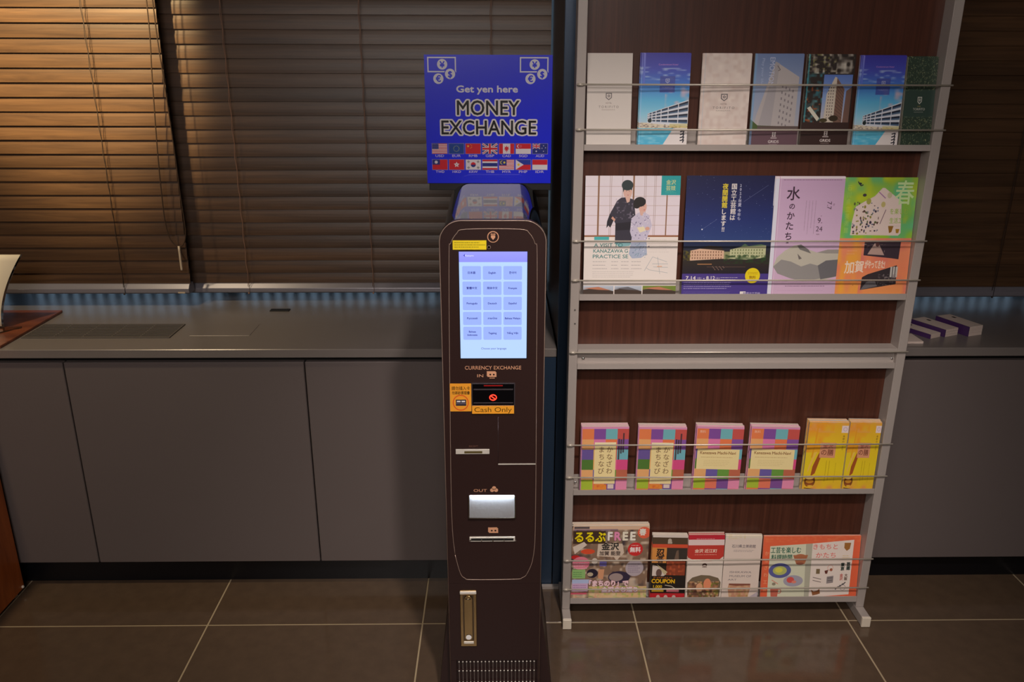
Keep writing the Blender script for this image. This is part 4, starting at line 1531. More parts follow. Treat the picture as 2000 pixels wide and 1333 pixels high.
def leaflets(row, x0, x1, ytop, art, n, t, yaw, label, cat, name, behind, total=None, sheetlike=False, xsh=0):
    """a stack of n leaflets standing in tray row; front one carries the main label"""
    xm = (x0 + x1) / 2
    ym = ytop + LIPM[row] - lip_photo(row, xm)
    zb = TRAY[row][0]
    T = n * t
    H = TRAYB[row] - ym
    X0g, X1g = P(x0, ym, RY + .03).x, P(x1, ym, RY + .03).x
    room = max(.003, .031 - T - abs(math.sin(yaw)) * (X1g - X0g))
    Yb = RY + .0055
    Yt = Yb + room
    X0, X1 = P(x0, ym, Yt).x, P(x1, ym, Yt).x
    X0, X1 = max(X0, rl1 + .0015), min(X1, rr0 - (.005 if yaw else .0015))
    zt = P(xm, ym, Yt).z
    h = math.hypot(zt - zb, room)
    lean = math.asin(room / h)
    w = X1 - X0
    me_p = me_c = None
    for k in range(n):
        jx = 0 if k == 0 else random.uniform(-.0012, .0012)
        jz = 0 if k == 0 else random.uniform(0, .0015)
        off = Vector((0, math.cos(lean), math.sin(lean))) * (k * t)
        Rz = Matrix.Rotation(yaw, 3, 'Z')
        cx = (X0 + X1) / 2
        base = Vector((cx + xsh + jx, Yb, zb + .0003 + jz)) + Rz @ off
        if yaw:
            base.y += abs(math.sin(yaw)) * w / 2
        o = thing(name, label if k == 0 else behind[0], cat, base, behind[1] if n > 1 else None)
        o.rotation_euler = Euler((-lean, 0, yaw))
        if me_p is None:
            hh = h
            p = MB().box(-w / 2, w / 2, .0004, t - .0003, 0, hh).build('pages', M_paper, o, local=True)
            cm = print_mat('print_' + name, art(H), rough=.42)
            c = MB().box(-w / 2 - .0002, w / 2 + .0002, 0, .0003, -.0001, hh + .0002).build('cover', cm, o, local=True)
            uv_front(c, -w / 2, w / 2, 0, hh)
            me_p, me_c = p.data, c.data
        else:
            for nm, me in (('pages', me_p), ('cover', me_c)):
                q = bpy.data.objects.new(nm, me)
                COL.objects.link(q)
                q.parent = o
    return o


B = 'leaflets stacked behind '
leaflets(0, 1148, 1236, 102, art_cream, 1, .003, 0, 'plain cream hotel leaflet at the left end of the top shelf', 'leaflet', 'cream_leaflet', ('', 'hotel leaflets on the top shelf'))
leaflets(0, 1253, 1350, 104, art_pool, 3, .004, -.03, 'blue hotel leaflet with pool photo, beside the plain cream one', 'leaflet', 'pool_leaflet',
         ('blue pool leaflet stacked behind the left blue leaflet on the top shelf', 'left stack of blue pool leaflets'))
leaflets(0, 1374, 1469, 107, lambda H: art_cream(H, True), 3, .004, -.05, 'pinkish cream leaflet with marbled cover and small crest on the top shelf', 'leaflet', 'marbled_leaflet',
         ('marbled cream leaflet stacked behind the marbled front one', 'stack of marbled cream leaflets'))
leaflets(0, 1477, 1571, 109, art_emotion, 3, .004, -.05, 'grey blue leaflet with pale tall building and maroon foot on the top shelf', 'leaflet', 'grey_hotel_leaflet',
         ('grey blue hotel leaflet stacked behind the pale building one', 'stack of grey blue hotel leaflets'))
leaflets(0, 1579, 1672, 112, art_collage, 3, .004, -.05, 'dark leaflet with photo collage and tower building on the top shelf', 'leaflet', 'collage_leaflet',
         ('dark collage leaflet stacked behind the tower one', 'stack of dark collage leaflets'))
leaflets(0, 1683, 1771, 115, art_pool, 2, .004, -.05, 'blue pool leaflet beside the green leaflet on the top shelf', 'leaflet', 'pool_leaflet',
         ('blue pool leaflet stacked behind the one beside the green leaflet', 'right stack of blue pool leaflets'))
leaflets(0, 1775, 1859, 119, art_green, 2, .004, 0, 'dark green leaflet with leaf pattern and crest at the right end of the top shelf', 'leaflet', 'green_leaflet',
         ('dark green leaflet stacked behind the leaf patterned one', 'stack of dark green leaflets'))

leaflets(1, 1144, 1330, 345, art_kimono, 1, .002, 0, 'white flyer with two people in kimono before paper screens, second shelf', 'flyer', 'kimono_flyer', ('', 'flyers on the second shelf'))
leaflets(1, 1342, 1516, 345, art_night, 1, .002, 0, 'navy flyer with night sky, lit building and yellow circle, second shelf', 'flyer', 'night_sky_flyer', ('', 'flyers on the second shelf'))
leaflets(1, 1516, 1652, 347, art_pink, 2, .003, 0, 'pale purple flyer with grey carved stone shape, second shelf', 'flyer', 'purple_flyer', ('pale purple flyer behind the front purple flyer', 'pale purple flyers'))
leaflets(1, 1651, 1829, 349, art_spring, 1, .003, 0, 'green and orange flyer at the right end of the second shelf', 'flyer', 'spring_flyer', ('', 'flyers on the second shelf'))

for i, (xa, xb, yt) in enumerate(((1137, 1229, 836), (1249, 1342, 836))):
    s = ('at the left end of the third shelf', 'second from the left post on the third shelf')[i]
    leaflets(2, xa, xb, yt, lambda H: art_check(H, False), 5, .005, -.04 * i, 'checkered booklet with tall cream label, ' + s, 'booklet', 'tall_label_booklet',
             (('checkered booklet behind the leftmost tall label booklet', 'leftmost stack of checkered booklets'), ('checkered booklet behind the second tall label booklet', 'second stack of checkered booklets'))[i])
for i, (xa, xb, yt) in enumerate(((1363, 1454, 834), (1470, 1563, 833))):
    s = ('left one of the two with a wide cream label', 'next to the yellow booklets, wide cream label')[i]
    leaflets(2, xa, xb, yt, lambda H: art_check(H, True), 5, .005, -.06, 'checkered booklet, ' + s, 'booklet', 'wide_label_booklet',
             (('checkered booklet behind the left wide label booklet', 'third stack of checkered booklets'), ('checkered booklet behind the wide label booklet near the yellow ones', 'fourth stack of checkered booklets'))[i])
for i, (xa, xb, yt) in enumerate(((1583, 1659, 822), (1663, 1741, 821))):
    s = ('beside the checkered booklets', 'at the right end of the third shelf')[i]
    leaflets(2, xa, xb, yt, art_yellow, 5, .0045, -.045, 'yellow booklet with pink square label ' + s, 'booklet', 'yellow_booklet',
             (('yellow booklet behind the front one beside the checkered booklets', 'left stack of yellow booklets'), ('yellow booklet behind the front one at the right end', 'right stack of yellow booklets'))[i])

leaflets(3, 1118, 1269, 1034, art_magazine, 3, .007, 0, 'thick colourful travel magazine with yellow and white title, bottom shelf', 'magazine', 'travel_magazine',
         ('travel magazine stacked behind the front colourful magazine', 'travel magazines on the bottom shelf'))
leaflets(3, 1276, 1344, 1051, art_ninja, 3, .005, -.04, 'dark and orange leaflet with yellow coupon lettering, bottom shelf', 'leaflet', 'coupon_leaflet',
         ('dark coupon leaflet stacked behind the front coupon leaflet', 'stack of coupon leaflets'))
leaflets(3, 1346, 1416, 1048, art_noodle, 3, .005, 0, 'white leaflet with red curved banner and bowl of food, bottom shelf', 'leaflet', 'food_leaflet',
         ('food leaflet stacked behind the one with red banner', 'stack of red banner leaflets'))
leaflets(3, 1418, 1489, 1050, art_museum, 3, .005, -.03, 'plain pale leaflet with small grey print and a bowl, bottom shelf', 'leaflet', 'museum_leaflet',
         ('pale leaflet stacked behind the front one with a bowl', 'stack of pale bowl leaflets'))
leaflets(3, 1493, 1692, 1046, art_orange, 2, .003, 0, 'wide orange bordered booklet with plates and craft pictures, bottom shelf right end', 'booklet', 'orange_booklet',
         ('orange bordered booklet behind the front orange one', 'orange bordered booklets'))

# ================================================================ MONEY EXCHANGE MACHINE
KY = 1.65
K = lambda x, y, Y=KY: P(x, y, Y)
kx0, kx1 = K(863, 700).x, K(1064, 700).x
kxc = (kx0 + kx1) / 2
ktop = K(963, 430).z
kio = thing('currency_exchange_machine', 'slim dark brown money exchange machine with lit touch screen', 'machine', (kxc, KY + .2, 0))


def arch(x0, x1, z0, z1, r, n=10, ins=0.0):
    x0 += ins; x1 -= ins; z1 -= ins; r = max(.002, r - ins)
    p = [(x0, z0)]
    p += [(x0 + r - r * math.cos(a), z1 - r + r * math.sin(a)) for a in [math.pi / 2 * i / n for i in range(n + 1)]]
    p += [(x1 - r + r * math.sin(a), z1 - r + r * math.cos(a)) for a in [math.pi / 2 * i / n for i in range(n + 1)]]
    p.append((x1, z0))
    return p


R_ = .046
SY = 2.0
KBK = SY - .001
sz0 = P(950, 358, SY).z
body = MB().prism(arch(kx0 + .004, kx1 - .004, .012, ktop - .003, R_), KY + .016, KBK).build('body', M_kblack, kio)
# smooth the arched roof
for v in body.data.vertices:
    if v.co.z > .8 and v.co.y + root_of(kio).y > KY + .1:
        v.co.z += sz0 - ktop + .002
for pgn in body.data.polygons:
    pgn.use_smooth = True
body.data.set_sharp_from_angle(angle=math.radians(35))
door_split = K(960, 1140).z
front = MB().prism(arch(kx0, kx1, door_split + .0, ktop, R_), KY, KY + .0155).build('front_panel', M_kbody, kio)
zg = K(960, 1291).z
MB().box(kx0 + .0005, kx1 - .0005, KY + .0004, KY + .0155, zg + .001, door_split - .0004).build('service_door', M_kbody, kio)
# skirts flaring at the foot
zs0 = K(880, 1180).z
for s, xo in ((-1, kx0), (1, kx1)):
    xw = K(860 if s < 0 else 1075, 1333).x
    zw = K(860, 1333).z
    slope = (xw - xo) / (zs0 - zw)
    xbt = xo + slope * (zs0 - .0)
    pr = [(xo - s * .002, zs0), (xbt, 0), (xo - s * .002, 0)]
    MB().prism(pr, KY + .02, KBK - .002).build('side_skirt', M_kbody, kio)
# grille at the foot
gzt, gzb = zg, .03
gx0, gx1 = K(893, 1300).x, K(1047, 1300).x
MB().box(kx0 + .0005, kx1 - .0005, KY + .010, KY + .0155, .008, gzt).build('grille_backing', M_kbody, kio)
gf = MB()
gf.box(kx0 + .0005, gx0 - .002, KY + .0004, KY + .0098, .008, gzt).box(gx1 + .002, kx1 - .0005, KY + .0004, KY + .0098, .008, gzt)
gf.box(gx0 - .002, gx1 + .002, KY + .0004, KY + .0098, .008, gzb).build('grille_surround', M_kbody, kio)
nb = 21
bar = None
rows_z = [gzt - .005, K(960, 1312).z, K(960, 1334).z, K(960, 1356).z]
M_gb = mat('grille_bar', (96, 84, 80), .3, metal=.3)
for k in range(nb):
    x = gx0 + (gx1 - gx0) * (k + .5) / nb
    pts = []
    b = MB()
    b.box(x - .0011, x + .0011, KY + .003, KY + .0098, gzb, gzt - .001)
    b.build('grille_bar', M_gb, kio)
b = MB()
for z in rows_z:
    for k in range(nb):
        b.sphere((gx0 + (gx1 - gx0) * (k + .5) / nb, KY + .002, z), .0022, 8, 5, sy=.6, sz=.7)
b.build('grille_studs', M_slot, kio, kind='stuff')
for z in rows_z[1:]:
    MB().box(gx0 - .002, gx1 + .002, KY + .005, KY + .0095, z - .0008, z + .0008).build('grille_rail', M_kbody, kio)

# bright edge lines
M_edge = mat('edge_line', (190, 166, 152), .3, metal=.4)
n = 10
ed = [Vector((x, KY - .0002, z)) for x, z in arch(kx0, kx1, .03, ktop, R_, 12, .0012)]
MB().tube(ed, .0009, 6).build('edge_trim', M_edge, kio)
il = [(889, 1085), (882, 1000), (878, 700), (877, 500), (880, 476), (892, 456), (910, 448), (1014, 448), (1034, 456), (1045, 476), (1049, 500), (1048, 700), (1046, 1000), (1042, 1085), (1030, 1120),
      (1020, 1129), (1006, 1132), (922, 1133), (908, 1130), (899, 1120)]
MB().tube(smooth([K(x, y, KY - .0003) for x, y in il] + [K(889, 1085, KY - .0003)], 4), .0007, 5).build('bezel_line', M_edge, kio)


def plate(name, x0, y0, x1, y1, m, d=.001, depth=.0, par=None, bev=0, label=None):
    a, b = K(x0, y0, KY - d), K(x1, y1, KY - d)
    c = K(x0, y1, KY - d)
    xa = (a.x + c.x) / 2
    e = K(x1, y0, KY - d)
    xb = (b.x + e.x) / 2
    return MB().box(xa, xb, KY - d, KY + depth - .0001, b.z, a.z).build(name, m, par or kio, bevel=bev, label=label)


def printed(name, x0, y0, x1, y1, cv, d=.0012, par=None, **kw):
    pm = print_mat('print_' + name, cv, **kw)
    o = plate(name, x0, y0, x1, y1, pm, d, 0, par)
    xs = [v.co.x for v in o.data.vertices]
    zs_ = [v.co.z for v in o.data.vertices]
    uv_front(o, min(xs), max(xs), min(zs_), max(zs_))
    return o


# emblem
ec = K(963, 463, KY - .001)
em = MB()
em.disc(ec + Vector((0, -.0002, 0)), .0118, .0010, 'y', 28)
em.build('emblem', M_bronze, kio)
b = MB()
b.disc(ec + Vector((0, -.0006, 0)), .0100, .0003, 'y', 28).build('emblem_field', M_kbody, bpy.data.objects['emblem'])
b = MB()
y_ = ec.y - .0008
sh = [(-.0042, .0035), (.0042, .0035), (.0044, -.001), (.0, -.0062), (-.0044, -.001)]
b.add([(ec.x + x, y_, ec.z + z) for x, z in sh] + [(ec.x + x, y_ + .0002, ec.z + z) for x, z in sh], [(0, 1, 2, 3, 4), (9, 8, 7, 6, 5)] + [(i, 5 + i, 5 + (i + 1) % 5, (i + 1) % 5) for i in range(5)])
b.build('emblem_shield', M_bronze, bpy.data.objects['emblem'])
b = MB()
for k in range(3):
    x = ec.x + (k - 1) * .0034
    vs = [(x - .0016, y_, ec.z + .0045), (x + .0016, y_, ec.z + .0045), (x, y_, ec.z + .0085), (x - .0016, y_ + .0002, ec.z + .0045), (x + .0016, y_ + .0002, ec.z + .0045), (x, y_ + .0002, ec.z + .0085)]
    b.add(vs, [(0, 1, 2), (5, 4, 3), (0, 3, 4, 1), (1, 4, 5, 2), (2, 5, 3, 0)])
b.build('emblem_crown', M_bronze, bpy.data.objects['emblem'])
# camera eye
cc = K(955, 483, KY)
MB().disc(cc + Vector((0, -.0012, 0)), .0036, .0011, 'y', 18).build('camera_ring', M_edge, kio)
MB().disc(cc + Vector((0, -.0016, 0)), .0027, .0003, 'y', 18).build('camera_lens', M_kblack, kio)

# yellow sticker
cv = Cv(66, 19, (246, 220, 40), 6)
cv.text('Notes held in a wallet are not accepted', 33, 6, 5, (96, 80, 10), fit=60)
cv.text('please insert the bills one by one and', 33, 11, 5, (96, 80, 10), fit=60)
cv.text('do not insert when light is blinking', 33, 16, 5, (96, 80, 10), fit=60)
cv = Cv(66, 19, (246, 220, 40), 6)
for i in range(3):
    cv.small(3, 3 + i * 4.6, 66, 6 + i * 4.6, (90, 74, 10), 1, .8, i, 1.1)
printed('yellow_sticker', 884, 470, 950, 488, cv)

# touch screen
W_, H_ = 131, 208
cv = Cv(W_, H_, (196, 214, 255), 6)
cv.rect(0, 0, W_, H_, (176, 204, 255))
cv.grad(0, 0, W_, 19.5, [(150, 152, 255), (140, 142, 250)])
cv.text('Return', 20, 9, 5, (226, 230, 255), fit=16)
cv.poly([(8, 7), (12, 4), (12, 10)], (90, 90, 190))
names = [['日本語', 'English', '한국어'], ['繁體中文', '简体中文', 'Français'], ['Português', 'Deutsch', 'Español'], ['Русский', 'ภาษาไทย', 'Bahasa Melayu'],
         ['Bahasa\nIndonesia', 'Tagalog', 'Tiếng Việt']]
for i in range(5):
    for j in range(3):
        x0, y0 = 6 + j * 39.6, 27 + i * 29.4
        x1, y1 = x0 + 36, y0 + 26
        r = 1.6
        cv.poly([(x0 + r, y0), (x1 - r, y0), (x1, y0 + r), (x1, y1 - r), (x1 - r, y1), (x0 + r, y1), (x0, y1 - r), (x0, y0 + r)], (150, 172, 246))
        t = names[i][j].split('\n')
        for q, tt in enumerate(t):
            cv.text(tt, x0 + 18, y0 + (14.5 if len(t) == 1 else 11.5 + q * 6.5), 5.2, (40, 44, 120), bold=.12)
cv.text('Choose your language', 66, 190, 5.6, (70, 76, 140), fit=50)
scr = printed('touch_screen', 898, 492, 1029, 700, cv, d=.0016, emit=1.18, rough=.15)
plate('screen_bezel', 896.6, 490.6, 1030.4, 701.4, M_dark, .0008)

# lettering
lettering('lettering', 'CURRENCY EXCHANGE', K(963, 718).x, K(963, 722).z, KY - .0006, .0118, M_bronze, kio, fit=(K(1018, 718).x - K(908, 718).x))
lettering('lettering', 'IN', K(938, 733).x, K(938, 737).z, KY - .0006, .0095, M_bronze, kio, fit=.013)
lettering('lettering', 'OUT', K(938, 957).x, K(938, 961).z, KY - .0006, .0095, M_bronze, kio, fit=.030)
lettering('lettering', 'RECEIPT', K(925, 871).x, K(925, 873.5).z, KY - .0006, .0055, mat('dim_print', (110, 74, 60), .5), kio, fit=.020)


def bill_icon(x, y, s, feet=True):
    c = K(x, y, KY - .0005)
    b = MB()
    w, h = .0105 * s, .0062 * s
    for k, o in enumerate(((0, 0), (-.002 * s, .002 * s))):
        yy = -.0002 if k == 0 else .0001
        b.box(c.x - w + o[0], c.x + w + o[0], c.y + yy, c.y + yy + .0002, c.z - h + o[1], c.z + h + o[1])
    ic = b.build('bill_icon', M_bronze, kio)
    b = MB()
    for q in (-.0042, .0042):
        b.disc(c + Vector((q * s, -.0004, 0)), .0022 * s, .0002, 'y', 12)
    b.build('icon_dots', M_kbody, ic)
    if feet:
        MB().box(c.x - w * .6, c.x + w * .6, c.y, c.y + .0002, c.z - h - .0035, c.z - h - .0022).build('icon_base', M_bronze, ic)


bill_icon(961, 732, .9)
bill_icon(964, 1037, 1.0, False)
c = K(965, 957, KY - .0005)
b = MB()
for dx, dz in ((-.0045, -.0015), (.0045, -.0015), (0, .004)):
    b.disc(c + Vector((dx, 0, dz)), .0046, .0003, 'y', 16)
b.build('coin_icon', M_bronze, kio)

# note inlet
M_frame = mat('slot_frame', (120, 112, 120), .25, metal=.8)
plate('inlet_frame', 921, 748.5, 1006, 793, M_frame, .0012)
inl = plate('note_inlet', 923, 750.5, 1004, 791.5, M_kblack, .0022)
M_red = emis('red_light', (255, 40, 24), 5.0)
M_redd = emis('red_dim', (200, 16, 12), .5)
c = K(963, 777, KY - .0026)
pts = [c + Vector((.0072 * math.cos(a), 0, .0062 * math.sin(a))) for a in [2 * math.pi * i / 24 for i in range(24)]]
MB().tube(pts, .0011, 6, True).tube([c + Vector((-.005, 0, .004)), c + Vector((.005, 0, -.004))], .0011, 6).build('no_entry_light', M_red, inl)
MB().box(K(945, 752).x, K(982, 752).x, KY - .0026, KY - .0022, K(960, 754).z, K(960, 752).z).build('red_strip', M_redd, inl)
MB().box(K(925, 760).x, K(1002, 760).x, KY - .0034, KY - .0022, K(960, 761.5).z, K(960, 759.5).z).build('inlet_ridge', M_frame, inl)
MB().box(K(925, 785).x, K(1002, 785).x, KY - .0034, KY - .0022, K(960, 787.5).z, K(960, 786).z).build('inlet_ridge', M_frame, inl)

# orange stickers
cv = Cv(41, 54, (244, 164, 50), 8)
cv.text('請勿插入卡', 21, 12, 8, (90, 60, 20), fit=35, bold=.15).text('勿將鈔票摺疊', 21, 20.5, 7, (90, 60, 20), fit=34, bold=.15)
cv.ring(20.5, 37, 15.5, 2.0, (226, 92, 40))
cv.rect(11, 31, 31, 43, (50, 46, 60)).rect(13, 33, 20, 36, (226, 220, 220)).rect(22, 33, 29, 36, (226, 220, 220)).rect(12, 38, 30, 39.5, (120, 110, 120))
printed('card_warning_sticker', 879, 750, 920.5, 804, cv)
cv = Cv(82, 15, (246, 166, 48), 8)
cv.text('Cash Only', 41, 11.5, 13.5, (100, 70, 10), fit=73)
for x_, y0_, w_ in ((17.2, 11.4, 2), (20, 11.4, 2), (39, 11.4, 0)):
    pass
printed('cash_only_sticker', 922, 794, 1004, 808.5, cv, d=.0036)

# coin door outline and bright lower lip
a, b_, c2 = K(973, 815, KY - .0004), K(973, 907, KY - .0004), K(1046, 907, KY - .0004)
MB().tube([a, b_], .0004, 5).tube([c2, K(1048, 820, KY - .0004)], .0004, 5).build('panel_seam', M_frame, kio)
MB().box(b_.x, c2.x, KY - .002, KY - .0002, b_.z - .001, b_.z + .001).build('panel_lip', M_slot, kio)
# receipt slot
rs = plate('receipt_slot', 890, 878.5, 956, 887.5, M_slot, .002, bev=.0004)
MB().box(K(907, 880).x, K(942, 880).x, KY - .0026, KY - .0021, K(920, 885).z, K(920, 881).z).build('slot_opening', mat('slot_dim', (90, 78, 40), .4), rs)

# coin tray: steel scoop; glowing strip under the upper edge is added to brighten it
ax, bx2 = K(915, 990).x, K(1007, 990).x
zt, zb_ = K(960, 965).z, K(960, 1011).z
tray = MB()
yf = KY - .006
tray.box(ax, ax + .0022, yf, KY - .0003, zb_, zt).box(bx2 - .0022, bx2, yf, KY - .0003, zb_, zt).box(ax, bx2, yf, KY - .0003, zb_, zb_ + .002)
tr = tray.build('coin_tray', M_chrome, kio, bevel=.0004)
M_scoop = mat('scoop_steel', (230, 232, 236), .3, metal=.75, bump=.2, bscale=120)
pr = [(KY - .0006, zt - .002), (KY - .0012, zt - .002), (KY - .0026, zt - .02), (KY - .0052, zb_ + .0025), (KY - .0006, zb_ + .0025)]
MB().prismx(pr, ax + .0025, bx2 - .0025).build('scoop', M_scoop, tr)
MB().box(ax + .004, bx2 - .004, KY - .0062, KY - .0034, zt - .0012, zt).build('added_glow_strip', emis('tray_glow', (225, 240, 255), 160), tr)
MB().box(ax, bx2, KY - .0082, KY - .0004, zt + .0002, zt + .0014).build('tray_hood', M_kbody, tr)
# bill outlet slot
so = plate('bill_outlet', 917, 1050, 1006, 1058.5, M_slot, .003, bev=.0006)
MB().box(K(920, 1050).x, K(1003, 1050).x, KY - .0036, KY - .0031, K(960, 1055).z, K(960, 1051).z).build('outlet_opening', M_dark, so)
b = MB()
for q in range(5):
    x = K(917 + 22 * q, 1050).x + .002
    b.box(x - .0012, x + .0012, KY - .0042, KY - .0037, K(960, 1056).z, K(960, 1052 if q in (0, 4) else 1053).z)
b.build('outlet_teeth', M_chrome, so)

# latch handle
hx0, hx1 = K(899, 1200).x, K(931, 1200).x
hz1, hz0 = K(915, 1153).z, K(915, 1262).z
hc = (hx0 + hx1) / 2
hw = (hx1 - hx0) / 2
lt = MB().box(hx0, hx1, KY - .003, KY + .0002, hz0, hz1).build('latch_handle', M_brass, kio, bevel=.0012)
b = MB()
b.box(hc - hw * .66, hc + hw * .66, KY - .0038, KY - .0031, hz0 + .018, hz1 - .012).build('latch_recess', mat('latch_dark', (96, 80, 62), .3, metal=.8), lt)
b = MB()
prof = []
g = hw * .5
za, zb2 = hz0 + .03, hz1 - .022
for i in range(9):
    t = math.pi * i / 8
    prof.append((hc + g * math.cos(t), zb2 + g * math.sin(t)))
for i in range(9):
    t = math.pi + math.pi * i / 8
    prof.append((hc + g * math.cos(t), za + g * math.sin(t)))
b.prism(prof, KY - .0068, KY - .0039)
b.build('latch_lever', M_brass, lt, bevel=.0007)
MB().box(hc - hw, hc + hw, KY - .0058, KY - .0031, hz1 - .009, hz1 - .001).build('latch_cap', M_slot, lt, bevel=.001)
MB().disc((hc, KY - .0082, za + .001), g * .7, .0012, 'y', 18).build('key_lock', M_chrome, lt)
MB().box(hc - hw * .62, hc + hw * .62, KY - .005, KY - .0031, hz0 + .009, hz0 + .016).build('latch_foot', M_slot, lt, bevel=.0008)
MB().tube([(hc - g * .7, KY - .0073, zb2 + .0015), (hc + g * .7, KY - .0073, zb2 + .0015)], .001, 6).build('lever_ridge', M_chrome, lt)

# ================================================================ SIGN ON TOP
SY = 2.0
sx0 = (P(827, 108, SY).x + P(836, 358, SY).x) / 2
sx1 = (P(1079, 108, SY).x + P(1076, 358, SY).x) / 2
sz1, sz0 = P(950, 107, SY).z, P(950, 358, SY).z
sg = thing('money_exchange_sign', 'blue square money exchange sign with flags standing on the machine', 'sign', ((sx0 + sx1) / 2, SY, sz0))
cv = Cv(250, 250, (28, 40, 228), 5)
BL = (28, 40, 228)
GR = (224, 222, 232)
for ox in (0, 180):
    cv.rect(6 + ox, 4, 62 + ox, 33, GR).rect(8.6 + ox, 6.6, 59.4 + ox, 30.4, BL)
    cv.circ(35 + ox, 18, 11.2, BL).circ(35 + ox, 18, 10, GR)
    cv.circ(50 + ox, 36, 11.4, BL).circ(50 + ox, 36, 10, GR)
    cv.circ(27 + ox, 45, 11.4, BL).circ(27 + ox, 45, 10, GR)
    cv.text('¥', 35 + ox, 24, 16, BL, bold=.5).text('$', 50 + ox, 42, 16, BL, bold=.5).text('€', 27 + ox, 50.5, 16, BL, bold=.5)
cv.text('Get yen here', 122, 70.5, 18, GR, fit=120, bold=.6)
cv.text('MONEY', 124, 114, 40, BLACK, fit=123, bold=.45, out=(232, 226, 226), ow=3.0)
cv.text('EXCHANGE', 125, 152, 39, BLACK, fit=188, bold=.45, out=(232, 226, 226), ow=3.0)


def star(cv, x, y, r, c, n=5, k=.4):
    cv.poly([(x + (r if i % 2 == 0 else r * k) * math.sin(math.pi * i / n), y - (r if i % 2 == 0 else r * k) * math.cos(math.pi * i / n)) for i in range(2 * n)], c)


FW, FH = 30, 20
RED, NAVY, LW = (206, 36, 52), (40, 50, 130), (222, 214, 220)


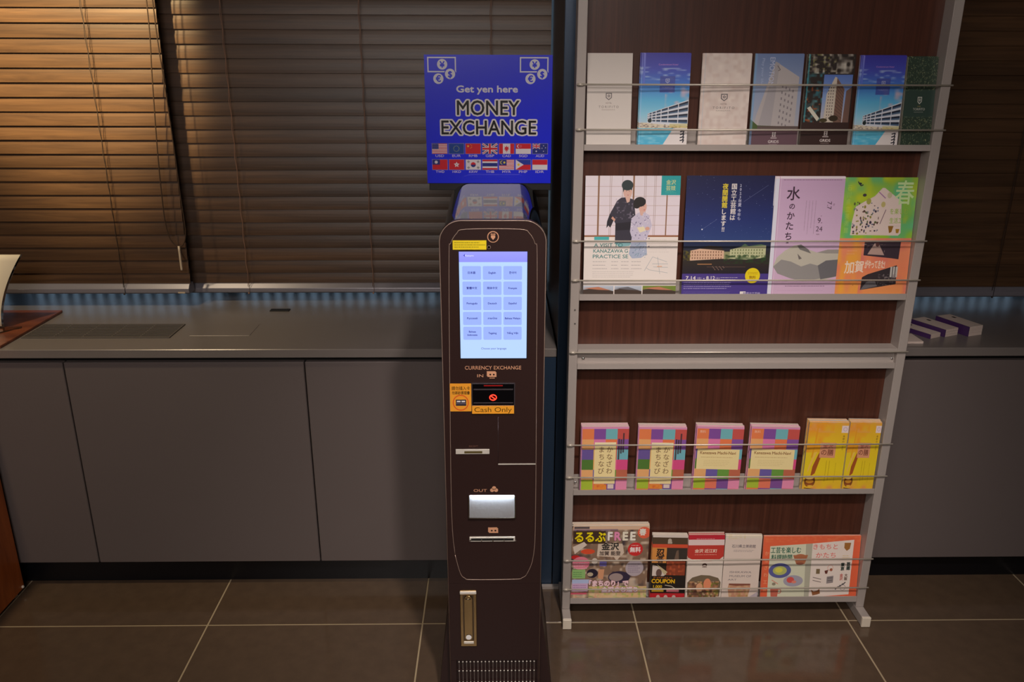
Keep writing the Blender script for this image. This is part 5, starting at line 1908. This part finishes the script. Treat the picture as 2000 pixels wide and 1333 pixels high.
def flag(k, x, y):
    R = lambda a, b, c, d, col: cv.rect(x + a, y + b, x + c, y + d, col)
    cv.rect(x - .8, y - .8, x + FW + .8, y + FH + .8, (150, 140, 190))
    R(0, 0, FW, FH, LW)
    if k == 'USD':
        for i in range(0, 13, 2):
            R(0, i * FH / 13, FW, (i + 1) * FH / 13, (214, 80, 90))
        R(0, 0, 13, FH * 7 / 13, NAVY)
        for i in range(4):
            for j in range(3):
                cv.circ(x + 2 + i * 3, y + 2 + j * 3.3, .5, LW, n=6)
    elif k == 'EUR':
        R(0, 0, FW, FH, (30, 70, 150))
        for i in range(12):
            cv.circ(x + 15 + 5.5 * math.cos(i * math.pi / 6), y + 10 + 5.5 * math.sin(i * math.pi / 6), .8, (170, 180, 90), n=8)
    elif k == 'RMB':
        R(0, 0, FW, FH, RED)
        star(cv, x + 5, y + 5, 3, (240, 200, 60))
        for a, b in ((10, 2), (12, 4), (12, 7), (10, 9)):
            star(cv, x + a, y + b, 1, (240, 200, 60))
    elif k == 'GBP' or k == 'AUD':
        w, h = (FW, FH) if k == 'GBP' else (15, 10)
        R(0, 0, FW, FH, NAVY)
        f = w / 30
        cv.line([(x, y), (x + w, y + h)], 4 * f, LW).line([(x, y + h), (x + w, y)], 4 * f, LW)
        cv.line([(x, y), (x + w, y + h)], 1.4 * f, RED).line([(x, y + h), (x + w, y)], 1.4 * f, RED)
        R(w / 2 - 3.3 * f, 0, w / 2 + 3.3 * f, h, LW)
        R(0, h / 2 - 3.3 * f, w, h / 2 + 3.3 * f, LW)
        R(w / 2 - 2 * f, 0, w / 2 + 2 * f, h, RED)
        R(0, h / 2 - 2 * f, w, h / 2 + 2 * f, RED)
        if k == 'AUD':
            star(cv, x + 7.5, y + 15, 2.2, LW, 7, .5)
            for a, b in ((22, 4), (26, 8), (19, 9), (22, 15)):
                star(cv, x + a, y + b, 1.3, LW, 7, .5)
    elif k == 'CAD':
        R(0, 0, 7.5, FH, RED)
        R(22.5, 0, FW, FH, RED)
        star(cv, x + 15, y + 9.5, 6, RED, 7, .5)
        R(14.5, 12, 15.5, 17, RED)
    elif k == 'SGD':
        R(0, 0, FW, FH / 2, RED)
        cv.circ(x + 6, y + 5, 3.5, LW).circ(x + 7.4, y + 5, 3.2, RED)
        for i in range(5):
            cv.circ(x + 9.5 + 1.8 * math.sin(i * 1.257), y + 5 - 1.8 * math.cos(i * 1.257), .5, LW, n=6)
    elif k == 'TWD':
        R(0, 0, FW, FH, RED)
        R(0, 0, FW / 2, FH / 2, NAVY)
        star(cv, x + 7.5, y + 5, 4, LW, 12, .6)
    elif k == 'HKD':
        R(0, 0, FW, FH, RED)
        star(cv, x + 15, y + 10, 6, LW, 5, .5)
        cv.circ(x + 15, y + 10, 1, RED, n=8)
    elif k == 'KRW':
        cv.circ(x + 15, y + 10, 5, RED)
        cv.poly([(x + 15 + 5 * math.cos(a), y + 10 + 5 * math.sin(a)) for a in [math.pi * i / 12 for i in range(13)]], NAVY)
        for sx_, sy_ in ((-1, -1), (1, -1), (-1, 1), (1, 1)):
            for q in range(3):
                cx_, cy_ = x + 15 + sx_ * (8.5 + q * 1.2), y + 10 + sy_ * (5.2 + q * .8)
                cv.line([(cx_ - sy_ * 1.2 * sx_ * sx_, cy_ + sx_ * 1.6), (cx_ + sy_ * 1.2, cy_ - sx_ * 1.6)], .7, (40, 40, 50))
    elif k == 'THB':
        R(0, 0, FW, 3.3, RED)
        R(0, 16.7, FW, FH, RED)
        R(0, 6.6, FW, 13.4, NAVY)
    elif k == 'MYR':
        for i in range(0, 14, 2):
            R(0, i * FH / 14, FW, (i + 1) * FH / 14, (214, 80, 90))
        R(0, 0, 15, FH * 8 / 14, NAVY)
        cv.circ(x + 6, y + 5.6, 3.8, (226, 206, 70)).circ(x + 7.2, y + 5.6, 3.3, NAVY)
        star(cv, x + 10.5, y + 5.6, 3, (226, 206, 70), 9, .5)
    elif k == 'PHP':
        R(0, 0, FW, FH / 2, (40, 60, 160))
        R(0, FH / 2, FW, FH, RED)
        cv.poly([(x, y), (x + 16, y + 10), (x, y + 20)], LW)
        cv.circ(x + 5.5, y + 10, 2.4, (236, 196, 60))
    elif k == 'IDR':
        R(0, 0, FW, FH / 2, RED)
    cv.text(k, x + FW / 2, y + FH + 6.5, 6.6, (190, 180, 215), fit=17, bold=.2)


for r_, row_ in enumerate((('USD', 'EUR', 'RMB', 'GBP', 'CAD', 'SGD', 'AUD'), ('TWD', 'HKD', 'KRW', 'THB', 'MYR', 'PHP', 'IDR'))):
    for i, k in enumerate(row_):
        flag(k, 11 + i * 33.6, 170.5 + r_ * 32)
pm = print_mat('print_sign', cv, rough=.3, coat=1.0)
sheet('sign_face', sx0, sx1, sz0, sz1, SY, .003, pm, sg)
M_blk = mat('sign_backing_black', (14, 10, 12), .5)
MB().box(sx0 + .004, sx1 + .001, SY + .0032, SY + .012, P(950, 372, SY).z, sz1 - .002).build('backing_board', M_blk, sg, bevel=.001)

# ================================================================ CEILING LAMPS (out of frame, seen in reflections)
M_lampglow = emis('lamp_diffuser', (255, 226, 190), 14)
for i, (x, y) in enumerate(((-1.28, 1.72), (.38, .35), (-.6, .9))):
    t = thing('downlight', ('ceiling downlight beside the left blind', 'ceiling downlight aimed at the brochure rack', 'ceiling downlight above the floor left of the machine')[i], 'light', (x, y, CEIL - .05))
    pts = [Vector((x + .06 * math.cos(a), y + .06 * math.sin(a), CEIL - .006)) for a in [2 * math.pi * k / 24 for k in range(24)]]
    MB().tube(pts, .006, 8, True).build('trim_ring', M_cap, t)
LX, LY, LZ = .075, -2.44, 2.46
pend = thing('pendant_lamp', 'small glowing round lamp hanging from the lobby ceiling behind the viewer', 'lamp', (LX, LY, LZ))
MB().sphere((LX, LY, LZ), .05, 20, 12, sz=1.3).build('globe', emis('globe_glow', (255, 240, 225), 80), pend)
MB().tube([(LX, LY, LZ + .064), (LX, LY, CEIL)], .006, 8).build('stem', M_kick, pend)
